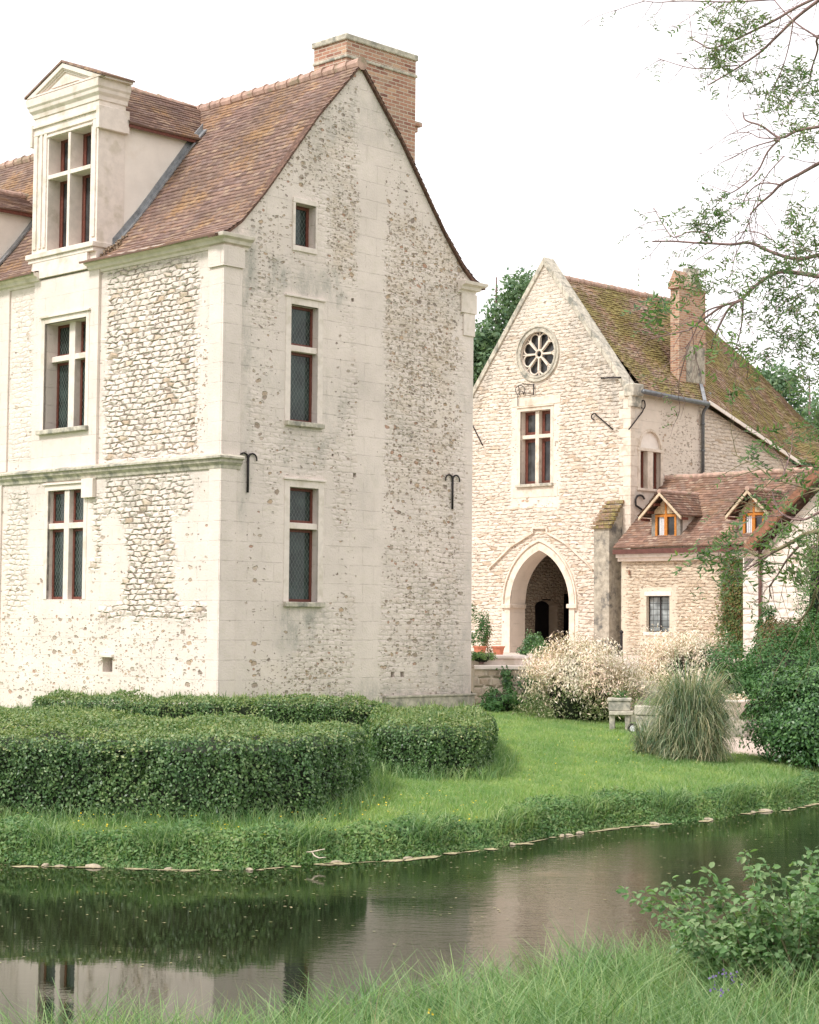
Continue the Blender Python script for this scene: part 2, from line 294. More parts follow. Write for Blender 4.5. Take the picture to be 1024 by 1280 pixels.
# ------------------------------------------------------------------ planar helper
class PL:
    def __init__(s,ax,c,parent): s.ax=ax;s.c=c;s.o=parent
    def p(s,h,d,z): return (s.c+d,h,z) if s.ax=='x' else (h,s.c+d,z)
    def box(s,mb,h0,h1,d0,d1,z0,z1,j=0):
        a=s.p(h0,d0,z0);b=s.p(h1,d1,z1);return mb.box(a[0],b[0],a[1],b[1],z0,z1,j)
class Hole:
    def __init__(s,h0,h1,zlo,zhi,depth=.3,curved=False): s.h0=h0;s.h1=h1;s.lo=zlo if callable(zlo) else (lambda h,q=zlo:q+0*h);s.hi=zhi if callable(zhi) else (lambda h,q=zhi:q+0*h);s.d=depth;s.cv=curved;s.zl=[] if curved else [zlo,zhi]
def wall_sheet(name,pl,h0,h1,z0,top,holes,mat,parent,zone,step=.06,lab=None):
    hs=list(np.arange(h0,h1,step))+[h1]
    for q in holes: hs+=[q.h0,q.h1]
    tmax=float(np.max(top(np.linspace(h0,h1,200))));zs=list(np.arange(z0,tmax,step))+[tmax]
    for q in holes: zs+=q.zl
    def clean(a,keep):
        a=sorted(set(np.round(a,4)));out=[]
        for v in a:
            if out and v-out[-1]<.012:
                if any(abs(v-k)<1e-3 for k in keep): out[-1]=v
                continue
            out.append(v)
        return np.array(out)
    hs=clean(hs,[k for q in holes for k in (q.h0,q.h1)]);zs=clean(zs,[k for q in holes for k in q.zl])
    Hh,Zz=np.meshgrid(hs,zs,indexing='ij');Z=np.minimum(Zz,top(Hh));H=Hh
    nh,nz=len(hs),len(zs);idx=np.arange(nh*nz).reshape(nh,nz)
    hc=(hs[:-1]+hs[1:])/2;zc=(zs[:-1]+zs[1:])/2;HC,ZC=np.meshgrid(hc,zc,indexing='ij')
    keep=np.minimum(Zz,top(Hh));keep=~((Zz[:-1,:-1]>=top(Hh[:-1,:-1]))&(Zz[1:,:-1]>=top(Hh[1:,:-1])))
    for q in holes:
        ins=(H>=q.h0-1e-4)&(H<=q.h1+1e-4)&(Z>q.lo(H))&(Z<q.hi(H))
        if q.cv:
            md=(q.lo(H)+q.hi(H))/2;Z=np.where(ins,np.where(Z<md,q.lo(H),q.hi(H)),Z)
        keep&=~((HC>q.h0)&(HC<q.h1)&(ZC>q.lo(HC))&(ZC<q.hi(HC)))
    V=np.array([pl.p(0,0,0)])*0
    if pl.ax=='x': V=np.stack([np.full(H.size,pl.c),H.ravel(),Z.ravel()],1)
    else: V=np.stack([H.ravel(),np.full(H.size,pl.c),Z.ravel()],1)
    Fq=np.stack([idx[:-1,:-1],idx[1:,:-1],idx[1:,1:],idx[:-1,1:]],-1)[keep]
    if pl.ax=='x': Fq=Fq[:,::-1]
    uv=np.stack([H.ravel(),Z.ravel()],1);zn=zone(H.ravel(),Z.ravel())
    # reveals
    VV=[V];FF=[Fq];UU=[uv];ZZ=[zn];b=len(V)
    for q in holes:
        if q.d<=0: continue
        if q.cv:
            t=np.linspace(q.h0,q.h1,40);pts=[(q.h0,float(q.lo(q.h0)))]+[(a,float(q.hi(a))) for a in t]+[(q.h1,float(q.lo(q.h1)))]
            if float(q.lo((q.h0+q.h1)/2))<float(q.lo(q.h0))-.01: pts+=[(a,float(q.lo(a))) for a in t[::-1]]
            else: pts+=[(q.h0,float(q.lo(q.h0)))]
        else:
            a,c=q.zl;pts=[(q.h0,a),(q.h0,c),(q.h1,c),(q.h1,a),(q.h0,a)]
        pts=np.array(pts);L=np.concatenate([[0],np.cumsum(np.hypot(*np.diff(pts,axis=0).T))])
        for i in range(len(pts)-1):
            v=[pl.p(pts[i][0],0,pts[i][1]),pl.p(pts[i+1][0],0,pts[i+1][1]),pl.p(pts[i+1][0],q.d,pts[i+1][1]),pl.p(pts[i][0],q.d,pts[i][1])]
            VV.append(np.array(v));FF.append(np.array([[b,b+1,b+2,b+3]]));b+=4
            vert=abs(pts[i][0]-pts[i+1][0])<1e-6
            UU.append(np.array([(0,pts[i][1]),(0,pts[i+1][1]),(q.d,pts[i+1][1]),(q.d,pts[i][1])]) if vert else np.array([(L[i],0),(L[i+1],0),(L[i+1],q.d),(L[i],q.d)]))
            ZZ.append(np.zeros((4,4)))
    return mkmesh(name,np.concatenate(VV),np.concatenate(FF),mat,parent,uv=np.concatenate(UU),attr=np.concatenate(ZZ))
def zones(rub=None,fl=None,st=None):
    def f(h,z):
        o=np.zeros((len(h),4));o[:,3]=1
        if rub is not None:o[:,0]=np.clip(rub(h,z),0,1)
        if fl is not None:o[:,1]=np.clip(fl(h,z),0,1)
        if st is not None:o[:,2]=np.clip(st(h,z),0,1)
        return o
    return f
def boxm(h,z,a,b,c,d,e=.08,wob=.18,seed=0):
    w=(N1(h+seed,z,3.)-.5)*wob*2;w2=(N2(h,z+seed,3.)-.5)*wob*2
    return sstep(a-e,a+e,h+w)*(1-sstep(b-e,b+e,h+w))*sstep(c-e,c+e,z+w2)*(1-sstep(d-e,d+e,z+w2))
# ------------------------------------------------------------------ windows
def light(pl,win,h0,h1,z0,z1,d,frame_m,glass_m,fw=.045):
    fr=MB();pl.box(fr,h0,h1,d,d+.05,z0,z0+fw);pl.box(fr,h0,h1,d,d+.05,z1-fw,z1);pl.box(fr,h0,h0+fw,d+.001,d+.05,z0+fw,z1-fw);pl.box(fr,h1-fw,h1,d+.001,d+.05,z0+fw,z1-fw)
    f=fr.build('frame',frame_m,win)
    g=MB();pl.box(g,h0+fw*.5,h1-fw*.5,d+.025,d+.035,z0+fw*.5,z1-fw*.5);g.build('pane',glass_m,win)
def cross_window(pl,root,h0,h1,z0,z1,zt,depth=.3,mull=True,mw=.13,tw=.11,frame='redwood',glass='glass',sill=True,md=.02,fwd=.05,gd=None,label=None,stone='stone',band=.0):
    w=MB();gd=gd if gd is not None else depth-.07
    hm=(h0+h1)/2;cols=[(h0,hm-mw/2),(hm+mw/2,h1)] if mull else [(h0,h1)]
    if mull: pl.box(w,hm-mw/2,hm+mw/2,md,gd+.06,z0,z1)
    rows=[(z0,z1)]
    if zt:
        for a,b in cols: pl.box(w,a,b,md+.003,gd+.055,zt-tw/2,zt+tw/2)
        rows=[(z0,zt-tw/2),(zt+tw/2,z1)]
    # moulded surround, 12 mm proud of the wall
    e=.11+band
    pl.box(w,h0-e,h0,-.012,.06,z0,z1+e);pl.box(w,h1,h1+e,-.012,.06,z0,z1+e);pl.box(w,h0,h1,-.012,.06,z1,z1+e)
    pl.box(w,h0-e-.03,h1+e+.03,-.05,.02,z1+e,z1+e+.04)
    win=w.build('window',MT[stone],root,bevel=.008)
    if label: win['label']=label
    for a,b in cols:
        for c,d in rows: light(pl,win,a+.002,b-.002,c+.002,d-.002,gd,MT[frame],MT[glass],fwd)
    if sill:
        s=MB();pl.box(s,h0-.13,h1+.13,-.09,gd+.04,z0-.09,z0);s.build('sill',MT['oldstone'],win,bevel=.015)
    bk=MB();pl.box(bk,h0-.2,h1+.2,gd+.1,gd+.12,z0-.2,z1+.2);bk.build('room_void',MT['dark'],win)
    return win
def sweep(mb,path,prof):
    """extrude a 2D profile (out, z) along a horizontal plan path with mitred corners; out = to the right-hand side"""
    n=len(path);m=len(prof);vs=[]
    for i,p in enumerate(path):
        p=np.array(p[:2]);d0=p-np.array(path[i-1][:2]) if i>0 else None;d1=np.array(path[i+1][:2])-p if i<n-1 else None
        ns=[np.array([d[1],-d[0]])/np.linalg.norm(d) for d in (d0,d1) if d is not None]
        if len(ns)==2: k=ns[0]+ns[1];k=k/np.dot(k,ns[0])
        else:k=ns[0]
        vs+=[(p[0]+k[0]*o,p[1]+k[1]*o,z) for o,z in prof]
    f=[(i*m+j,i*m+(j+1)%m,(i+1)*m+(j+1)%m,(i+1)*m+j) for i in range(n-1) for j in range(m)]
    f+=[tuple(range(m)),tuple(range((n-1)*m+m-1,(n-1)*m-1,-1))]
    mb.add(vs,f)
def roof_patch(name,pos,width,slope_len,mat,parent,skip=None,seed=0,du=.35,rh=.11,thick=.022,rough=.012):
    rows=max(2,int(round(slope_len/rh)));cols=max(2,int(width/du));us=np.linspace(0,1,cols+1);ns=VN(seed+50)
    V=[];Fq=[];U=[]
    for i in range(rows):
        t0,t1=i/rows,min(1.0,(i+1.25)/rows)
        A=np.array([pos(u,t0) for u in us]);B=np.array([pos(u,t1) for u in us])
        T=B-A;W=np.gradient(A,axis=0);Nn=np.cross(W,T);Nn/=np.maximum(np.linalg.norm(Nn,axis=1),1e-9)[:,None];Nn*=np.sign(Nn[:,2:3]+1e-9)
        sag=(ns(us*width,np.full(len(us),t0*slope_len),.5)-.5)*.07
        j=(R_.rand(len(us))-.5)*rough*2
        A0=A+Nn*(thick+sag+j)[:,None];A1=A+Nn*(sag-.02)[:,None];B0=B+Nn*(.002+sag)[:,None]
        b=len(V)//1
        k=len(us);base=sum(1 for _ in ())
        off=len(V);V+=list(A1)+list(A0)+list(B0);dv=np.linalg.norm(B-A,axis=1)
        uu=us*width
        U+=[(x,i*rh) for x in uu]+[(x,i*rh+.004) for x in uu]+[(x,(i+1)*rh) for x in uu]
        for c in range(k-1):
            if skip and skip((us[c]+us[c+1])/2,(t0+t1)/2): continue
            Fq.append((off+c,off+c+1,off+k+c+1,off+k+c));Fq.append((off+k+c,off+k+c+1,off+2*k+c+1,off+2*k+c))
    return mkmesh(name,np.array(V),np.array(Fq),mat,parent,uv=np.array(U))
def ridge_tiles(name,p0,p1,mat,parent,r=.11,step=.33):
    p0,p1=Vector(p0),Vector(p1);L=(p1-p0).length;n=int(L/step);mb=MB();d=(p1-p0)/n
    for i in range(n):
        a=p0+d*i;b=p0+d*(i+1.08);a.z+=random.uniform(-.012,.012);mb.tube([a,a+(b-a)*.12,b],[r*1.18,r*1.05,r*.93],10)
    return mb.build(name,mat,parent,smooth=False)
#@@PART2
# ================================================================== frames used for measuring
class Fr:
    def __init__(s,o): s.o=o
    def hit(s,px,py,ax,c):
        r=ray(px,py);v=(math.cos(TH),math.sin(TH));u=(-math.sin(TH),math.cos(TH));n=v if ax=='x' else u
        t=(s.o[0]*n[0]+s.o[1]*n[1]+c)/(r[0]*n[0]+r[1]*n[1]);P=(r[0]*t-s.o[0],r[1]*t-s.o[1]);m=u if ax=='x' else v
        return P[0]*m[0]+P[1]*m[1],H_+r[2]*t
MO=gnd(272,901);GO=gnd(788,819,.86);MF=Fr(MO);GF=Fr(GO)
# ================================================================== MAIN HOUSE
house=thing('stone_house','tall pale stone manor with steep brown tiled roof and classical dormer, nearest building','manor house',(MO[0],MO[1],0),TH)
PX=PL('x',0,house);PY=PL('y',0,house)
PROF=[(-.28,8.42),(0.03,8.52),(.34,8.76),(.6,9.05),(.89,9.38),(1.17,9.74),(2.13,10.99),(3.22,12.2)]
pa=np.array(PROF);pl_=np.concatenate([[0],np.cumsum(np.hypot(*np.diff(pa,axis=0).T))])
def prof(t): d=t*pl_[-1];return float(np.interp(d,pl_,pa[:,0])),float(np.interp(d,pl_,pa[:,1]))
def gtop(h): h=np.asarray(h,dtype=float);x=np.minimum(h,6.44-h);return np.interp(x,pa[:,0],pa[:,1])-.05
def lrub(h,z):
    a=boxm(h,z,.72,3.42,4.66,8.22,seed=1);b=boxm(h,z,.75,3.4,3.65,4.36,seed=2)*.9;c=boxm(h,z,1.2,2.75,1.85,3.9,seed=3,wob=.35)
    d=boxm(h,z,3.45,3.7,2.6,4.1)*.7;e=boxm(h,z,5.75,6.5,4.8,8.1,seed=4)*.25;f=boxm(h,z,.3,3.4,1.75,1.97)*.9;g=boxm(h,z,5.8,6.6,1.9,4.3,seed=5)*.5
    return np.maximum.reduce([a,b,c,d,e,f,g])*(.75+.25*sstep(.3,.5,N3(h,z,1.6)))
def lfl(h,z): return .10*sstep(1.9,1.5,z)*0+np.where(z<1.85,.30,.05)+.3*boxm(h,z,.4,.75,4.7,7)
def lst(h,z): return .30*(z<.5)+.35*boxm(h,z,3.43,3.62,4.6,5.6)+.35*boxm(h,z,-.1,.5,7,8)+.3*boxm(h,z,-1,13,3.95,4.36,e=.08,wob=.4)+.3*boxm(h,z,-1,3.5,7.9,8.3,e=.08,wob=.3)+.2*sstep(.55,.75,N2(h,z,.8))
niche=Hole(3.02,3.32,.76,1.03,.25)
HW=Hole(4.0,5.16,2.1,4.18,.16)
wall_sheet('wall',PX,0.,12.,-.6,lambda h:8.38+0*h,[niche,HW,Hole(3.90,5.34,5.30,7.5,.0)],MT['wall'],house,zones(lrub,lfl,lst))
def gfl(h,z):
    d=.05+.16*sstep(.4,.6,N2(h,z,.7))
    d=np.maximum(d,.95*boxm(h,z,3.95,6.0,5.6,9.6,e=.25,wob=.5,seed=3)*(.6+.4*N3(h,z,2)))
    d=np.maximum(d,.62*boxm(h,z,4.0,6.0,3.9,6.0,e=.3,wob=.5,seed=6));d=np.maximum(d,.85*boxm(h,z,2.55,3.2,8.0,9.9,seed=5,e=.15))
    d=np.maximum(d,.6*boxm(h,z,.9,3.1,9.6,11.3,seed=7,e=.2));d=np.maximum(d,.45*boxm(h,z,.5,1.4,7.,9.0,seed=8,e=.2))
    d=np.maximum(d,.5*boxm(h,z,.7,3.2,.1,1.1,seed=9,e=.2));d=np.maximum(d,.42*boxm(h,z,4.1,6.1,.8,3.9,seed=10,e=.3))
    clear=1-boxm(h,z,3.22,3.95,-1,13,e=.05,wob=.1);clear=clear*(1-boxm(h,z,1.3,2.62,1.9,4.4,e=.06))*(1-boxm(h,z,1.28,2.6,5.2,7.7,e=.06))
    return d*clear*sstep(.45,.75,h)*sstep(6.35,6.0,h)
def gst(h,z):
    s=.9*boxm(h,z,1.0,2.8,7.6,8.15,e=.12,wob=.3)+.55*sstep(8.6,11.,z)*sstep(.42,.6,N1(h,z,.9))+.8*boxm(h,z,-.1,.75,7.4,8.7,e=.2)
    s=s+.55*boxm(h,z,1.45,2.45,4.5,5.2,e=.1,wob=.3)+.5*boxm(h,z,1.45,2.5,1.2,1.95,e=.1,wob=.3)+.5*boxm(h,z,-.1,.5,3.6,4.4,e=.1)
    s=s+.8*boxm(h,z,2.5,6.6,-.6,.42,e=.08)+.5*boxm(h,z,5.5,6.5,.2,1.5,e=.3)+.5*boxm(h,z,.42,.66,3.3,8.3,e=.06)+.45*sstep(.56,.74,N3(h,z,.55))+.4*sstep(.9,.2,z)
    return s
gh=[Hole(1.58,2.24,5.32,7.44,.26),Hole(1.60,2.30,2.07,4.13,.26),Hole(1.64,2.14,8.52,9.3,.34)]
for (a,b,w) in ((441,375,.07),(443.5,594,.08),(491,843,.1),(503,843,.1),(514,603,.07),(416,569,.05)):
    x,z=MF.hit(a,b,'y',0);gh.append(Hole(x-w/2,x+w/2,z-w/2,z+w/2,.2))
wall_sheet('wall',PY,0.,6.44,-.6,gtop,gh,MT['wall'],house,zones(lambda h,z:np.maximum(.3*boxm(h,z,4.2,6.1,1.0,9.0,e=.4)*sstep(.5,.62,N1(h+3,z,.9)),.2*sstep(.02,.08,gfl(h,z))*sstep(.35,.6,N2(h,z,.8))),gfl,gst))
w=MB();w.box(6.42,6.45,.001,12,-.6,8.4);w.box(0.002,6.44,12,12.1,-.6,8.4);w.box(.5,6.3,.25,.3,-.5,11.2) if 0 else None
w.box(.45,.5,.2,2.8,.5,1.3);w.build('wall',MT['plaster'],house)
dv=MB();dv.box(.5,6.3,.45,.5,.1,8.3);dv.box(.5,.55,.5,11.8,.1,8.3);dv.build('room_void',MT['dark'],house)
# raised ashlar strips, bay, corner pilaster
def pilaster():
    m=MB()
    m.box(-.045,-.0005,.0,.34,4.6,7.9);m.box(-.045,.38,-.045,-.0005,4.6,7.9)
    m.box(-.085,.0-.0006,-.0,.35,7.9,8.26);m.box(-.085,.40,-.085,-.0006,7.9,8.26)
    m.box(-.025,-.0005,.0,.30,-.5,4.36);m.box(-.025,.335,-.025,-.0006,-.5,4.36)
    m.build('pilaster',MT['wall'],house,bevel=.006)
    m=MB();m.box(-.04,-.0005,6.58,7.05,4.62,8.26);m.box(-.04,-.0005,6.72,7.1,-.5,4.36);m.build('pilaster',MT['wall'],house,bevel=.006)
    m=MB();m.box(-.09,-.0005,3.62,3.98,4.0,4.36);m.build('pilaster',MT['stone'],house,bevel=.008)
pilaster()
pb=PL('x',-.06,house)
wall_sheet('bay_panel',pb,3.6,5.66,4.60,lambda h:8.3+0*h,[Hole(3.95,5.30,5.36,7.43,.34)],MT['wall'],house,zones(None,None,lambda h,z:.25*boxm(h,z,3.5,3.7,4.5,5.5)))
for a,b in ((3.58,3.6),(5.66,5.68)): m=MB();m.box(-.06,-.0004,a,b,4.6,8.3);m.build('bay_edge',MT['wall'],house)
# string course and cornice
m=MB();sweep(m,[(0,12),(0,0),(.40,0)],[(.0,4.36),(.03,4.36),(.045,4.42),(.10,4.47),(.10,4.52),(.15,4.535),(.15,4.575),(.03,4.62),(0,4.62)]);m.build('string_course',MT['oldstone'],house,bevel=.004)
CP=[(0,8.24),(.03,8.24),(.04,8.29),(.10,8.31),(.12,8.37),(.2,8.40),(.22,8.46),(.0,8.47)]
for pth in ([(0,3.88),(0,0),(.52,0)],[(0,12),(0,5.5)],[(5.98,0),(6.44,0),(6.44,.6)]):
    m=MB();sweep(m,pth,CP);m.build('cornice',MT['stone'],house,bevel=.004)
m=MB();m.box(6.06,6.5,-.05,-.0006,7.85,8.24);m.box(6.4401,6.5,0,.35,7.85,8.24);m.box(6.14,6.47,-.03,-.0007,7.4,7.85);m.build('pilaster',MT['stone'],house,bevel=.01)
m=MB();m.box(4.0,6.49,-.07,-.0006,-.6,.3);m.box(4.0,6.5,-.09,-.0007,.3,.345);m.build('plinth',MT['oldstone'],house,bevel=.01)
m=MB();m.box(-.06,.02,2.98,3.36,1.03,1.09);m.build('niche_lintel',MT['stone'],house,bevel=.01)
# windows
cross_window(pb,house,3.95,5.30,5.36,7.43,6.75,depth=.37,mw=.19,gd=.30,md=.16,label='tall mullioned upper window with wooden casements')
cross_window(PX,house,4.0,5.16,2.1,4.18,3.5,depth=.2,mw=.16,gd=.12,sill=False,label='lower mullioned window with diamond leading')
cross_window(PY,house,1.58,2.24,5.32,7.44,6.65,depth=.36,mull=False,gd=.14,band=.02,label='tall upper window of the gable with diamond leading')
cross_window(PY,house,1.60,2.30,2.07,4.13,3.44,depth=.36,mull=False,gd=.15,band=.02,label='lower window of the gable with diamond leading')
wz=MB();PY.box(wz,1.58,2.18,-.03,.05,8.42,8.52);PY.box(wz,1.58,2.18,-.03,.04,9.3,9.4);PY.box(wz,1.58,1.64,-.028,.04,8.52,9.3);PY.box(wz,2.14,2.18,-.028,.04,8.52,9.3);win=wz.build('window',MT['stone'],house,bevel=.01);win['label']='small square attic window'
light(PY,win,1.642,2.138,8.522,9.298,.17,MT['redwood'],MT['glass'],.06)
bk=MB();PY.box(bk,1.5,2.3,.36,.38,8.3,9.5);bk.build('room_void',MT['dark'],win)
# iron wall anchors
def anchor(pl,root,h,z0,z1,r=.1):
    m=MB();m.tube([pl.p(h,-.03,z0),pl.p(h,-.03,z1-.02)],.022,6)
    for sg in (-1,1):
        pts=[pl.p(h,-.03,z1-.22)]+[pl.p(h+sg*(r-r*math.cos(a)),-.03,z1-r*.9+r*math.sin(a)) for a in np.linspace(0,math.pi*1.08,10)]
        m.tube(pts,[.02]+[.02-.0008*i for i in range(10)],6)
    return m.build('wall_anchor',MT['iron'],root,smooth=True)
anchor(PY,house,.585,3.97,4.65);anchor(PY,house,5.845,3.94,4.6)
# roof
Ls=pl_[-1]
def mpos(u,t):
    x,z=prof(t);return (x,-.075+u*12.1,z)
def mskip(u,t):
    x,z=prof(t);y=-.075+u*12.1
    if x<0: return 3.95<y<5.45
    return (3.72<y<5.86 and x<1.9) or (7.95<y<10.3 and x<.9)
roof_patch('roof',mpos,12.1,Ls,MT['tiles'],house,skip=mskip,seed=1,du=.12)
roof_patch('roof',lambda u,t:(6.44-prof(t)[0],-.075+(1-u)*12.1,prof(t)[1]),12.1,Ls,MT['tiles'],house,seed=2,du=.6)
m=MB()
for i in range(len(PROF)-1):
    (x0,z0),(x1,z1)=PROF[i],PROF[i+1]
    for s in (0,1):
        a,b=(x0,x1) if not s else (6.44-x0,6.44-x1)
        m.prism([(a,z0+.01),(b,z1+.01),(b,z1-.045),(a,z0-.045)],'y',-.07,.12)
m.build('verge',MT['beam'] if 0 else simple('verge_tiles',(.13,.075,.055),.9,.4,14,.6),house)
ridge_tiles('ridge_tiles',(3.22,-.08,12.2),(3.22,12,12.2),MT['terra'] if 0 else simple('ridge_clay',(.44,.30,.24),.9,.25,6,.4,dirt=(.3,.25,.17),dsc=4),house)
# chimney
m=MB();m.box(3.28,5.17,.42,1.33,9.6,12.78);ch=m.build('chimney',MT['brick'],house)
m=MB();m.box(3.24,5.21,.38,1.37,12.78,12.9,j=.004);m.build('chimney_cap',MT['oldstone'],ch,bevel=.02)
m=MB();m.box(3.25,5.20,.39,1.36,12.44,12.50,j=.004);m.build('chimney_band',MT['oldstone'],ch,bevel=.015)
m=MB();m.box(5.171,5.45,.5,.95,11.53,11.62);m.box(5.171,5.38,.55,.9,11.42,11.53);m.build('corbel',MT['brick'],ch,bevel=.01)
# ------------------------------------------------------------------ stone dormer
def dormer():
    DF=PL('x',-.03,house)
    o=Hole(3.95,5.34,8.86,11.1,.36)
    d=wall_sheet('dormer',DF,3.72,5.85,8.5,lambda h:11.64+0*h,[o],MT['stone'],house,zones())
    d['label']='pedimented stone dormer with white cheeks'
    def P(mb,name,mat,bev=0,sm=False): return mb.build(name,MT[mat],d,bevel=bev,smooth=sm)
    m=MB();m.box(-.029,.6,3.722,3.9,8.45,11.64);m.box(-.029,.6,5.36,5.848,8.45,11.64);m.box(.34,.6,3.9,5.36,11.12,11.64);m.box(-.029,.55,3.9,5.36,8.45,8.84);P(m,'jamb','stone')
    m=MB()
    for (a,b) in ((5.39,5.48),(5.54,5.62),(5.70,5.82),(3.78,3.88)): m.box(-.055,-.0301,a,b,8.95,11.2)
    m.box(-.06,-.0302,3.76,5.82,11.2,11.24);m.box(-.07,-.0302,3.72,5.85,11.36,11.41);m.box(-.06,-.0303,3.9,5.38,11.11,11.15);P(m,'moulding','stone',.006)
    m=MB();m.box(-.045,.26,4.60,4.68,8.86,11.1);m.box(-.04,.255,3.952,4.60,10.28,10.36);m.box(-.04,.255,4.68,5.338,10.28,10.36);P(m,'mullion','stone',.005)
    for a,b in ((3.952,4.60),(4.68,5.338)):
        for c,e in ((8.862,10.28),(10.36,11.098)):
            fr=MB();DF.box(fr,a,b,.28,.33,c,c+.05);DF.box(fr,a,b,.28,.33,e-.05,e);DF.box(fr,a,a+.10,.281,.33,c+.05,e-.05);DF.box(fr,b-.1,b,.281,.33,c+.05,e-.05);P(fr,'frame','redwood')
            g=MB();DF.box(g,a+.03,b-.03,.305,.315,c+.03,e-.03);P(g,'pane','glassp')
    m=MB();m.box(.5,.52,3.9,5.3,8.8,11.15);P(m,'room_void','dark')
    m=MB();m.box(-.10,.62,3.62,3.719,11.0,11.44);P(m,'corner_block','stone',.01);m=MB();m.box(-.08,.62,5.851,5.93,11.0,11.44);P(m,'corner_block','stone',.01)
    m=MB();sweep(m,[(.62,5.85),(-.03,5.85),(-.03,3.72),(.62,3.72)],[(0,11.56),(.02,11.56),(.03,11.64),(.08,11.70),(.09,11.76),(.12,11.80),(.13,11.94),(0,11.96)]);P(m,'dormer_cornice','stone',.006)
    # pediment
    y0,y1,yc=3.50,5.99,4.78;zb=11.94;za=12.44
    m=MB();m.prism([(y0+.0,zb+.001),(y1-.0,zb+.001),(y1+.0,zb+.04),(yc,za+.028),(y0,zb+.04)],'x',-.06,.6);P(m,'pediment','stone')
    m=MB()
    def tri(k): return [(yc+(y0-yc)*k,zb+.02+(1-k)*.13),(yc+(y1-yc)*k,zb+.02+(1-k)*.13),(yc,zb+.02+(1-k)*.13+(za-zb)*k)]
    def ringp(k0,k1,x0,x1):
        A,B=tri(k0),tri(k1)
        for i in range(3):
            j=(i+1)%3;m.prism([A[i],A[j],B[j],B[i]],'x',x0,x1)
    ringp(1.,.74,-.15,-.06);ringp(.74,.66,-.12,-.06);ringp(.66,.56,-.09,-.06);m.prism(tri(.36),'x',-.10,-.06);P(m,'pediment_moulding','stone',.004)
    m=MB();m.prism([(y0-.03,zb+.03),(yc,za+.03),(yc,za+.075),(y0-.03,zb+.07)],'x',-.17,.62);m.prism([(y1+.03,zb+.03),(yc,za+.03),(yc,za+.075),(y1+.03,zb+.07)],'x',-.17,.62);P(m,'pediment_tiles','tiles')
    m=MB();m.box(-.15,.3,3.68,5.9,8.74,8.84);m.box(-.11,.2,3.72,5.86,8.66,8.74);P(m,'sill','stone',.012)
    m=MB();m.box(-.10,-.0305,3.92,5.72,8.34,8.66);P(m,'apron','stone',.006)
    for s,ya,yb in ((0,3.74,3.84),(1,5.76,5.83)):
        m=MB();m.prism([(.05,8.4),(.05,11.3),(2.7,11.3),(2.7,11.1),(.3,8.4)],'y',ya,yb);P(m,'cheek','plaster')
    # lead flashing along the cheek
    m=MB()
    for i in range(2,len(PROF)-1):
        (x0,z0),(x1,z1)=PROF[i],PROF[i+1]
        if x0>2.2: break
        if x1>2.5: t=(2.5-x0)/(x1-x0);x1,z1=2.5,z0+(z1-z0)*t
        m.prism([(x0,z0+.03),(x1,z1+.03),(x1,z1+.075),(x0,z0+.075)],'y',3.60,3.742);m.prism([(x0,z0+.07),(x1,z1+.07),(x1,z1+.2),(x0,z0+.2)],'y',3.715,3.742)
    P(m,'flashing','lead')
    L=lambda u:.58+u*2.6
    roof_patch('dormer_roof',lambda u,t:(.58+u*(1.95+t*1.0),3.58+t*1.19,11.2+t*1.06),2.4,1.6,MT['tiles'],d,seed=3,du=.2)
    roof_patch('dormer_roof',lambda u,t:(.58+(1-u)*(1.95+t*1.0),5.96-t*1.19,11.2+t*1.06),2.4,1.6,MT['tiles'],d,seed=4,du=.3)
    ridge_tiles('ridge_tiles',(.6,4.77,12.28),(3.1,4.77,12.22),MT['brick'] if 0 else bpy.data.materials['ridge_clay'],d,r=.075,step=.28)
    m=MB();m.box(.6,2.5,3.6,3.63,11.14,11.2);P(m,'eaves_board','redwood')
    # rubble and dead leaves lodged in the valley
    m=MB()
    for i in range(60):
        a=random.uniform(.02,.55);b=3.52+random.uniform(-.1,.17);z=8.5+(a)*.8+random.uniform(0,.1);s=random.uniform(.02,.05);m.box(a,a+s,b,b+s,z,z+s,j=.02)
    m.build('debris',simple('dead_leaves',(.22,.16,.11),.95,.5,20,.3),d)
dormer()
def dormer2():
    m=MB();m.prism([(.02,8.5),(.02,10.2),(1.75,10.2),(.3,8.5)],'y',7.96,8.04);d=m.build('dormer',MT['plaster'],house);d['label']='lower plain dormer, only its white cheek and tiled eave in view'
    m=MB();m.box(-.03,.1,8.04,10.2,8.5,10.2);m.build('front',MT['stone'],d)
    roof_patch('dormer_roof',lambda u,t:(-.1+u*(1.85+t*.5),7.82+t*1.3,10.2+t*.62),2.2,1.44,MT['tiles'],d,seed=5,du=.3)
    roof_patch('dormer_roof',lambda u,t:(-.1+(1-u)*(1.85+t*.5),10.42-t*1.3,10.2+t*.62),2.2,1.44,MT['tiles'],d,seed=6,du=.4)
    m=MB();m.box(-.05,1.8,7.84,7.87,10.12,10.2);m.build('eaves_board',MT['redwood'],d)
    ridge_tiles('ridge_tiles',(-.1,9.12,10.86),(2.2,9.12,10.86),bpy.data.materials['ridge_clay'],d,r=.08)
    m=MB()
    for i in range(2,len(PROF)-2):
        (x0,z0),(x1,z1)=PROF[i],PROF[i+1];m.prism([(x0,z0+.03),(x1,z1+.03),(x1,z1+.09),(x0,z0+.09)],'y',7.8,7.96)
    m.build('flashing',MT['lead'],d)
dormer2()
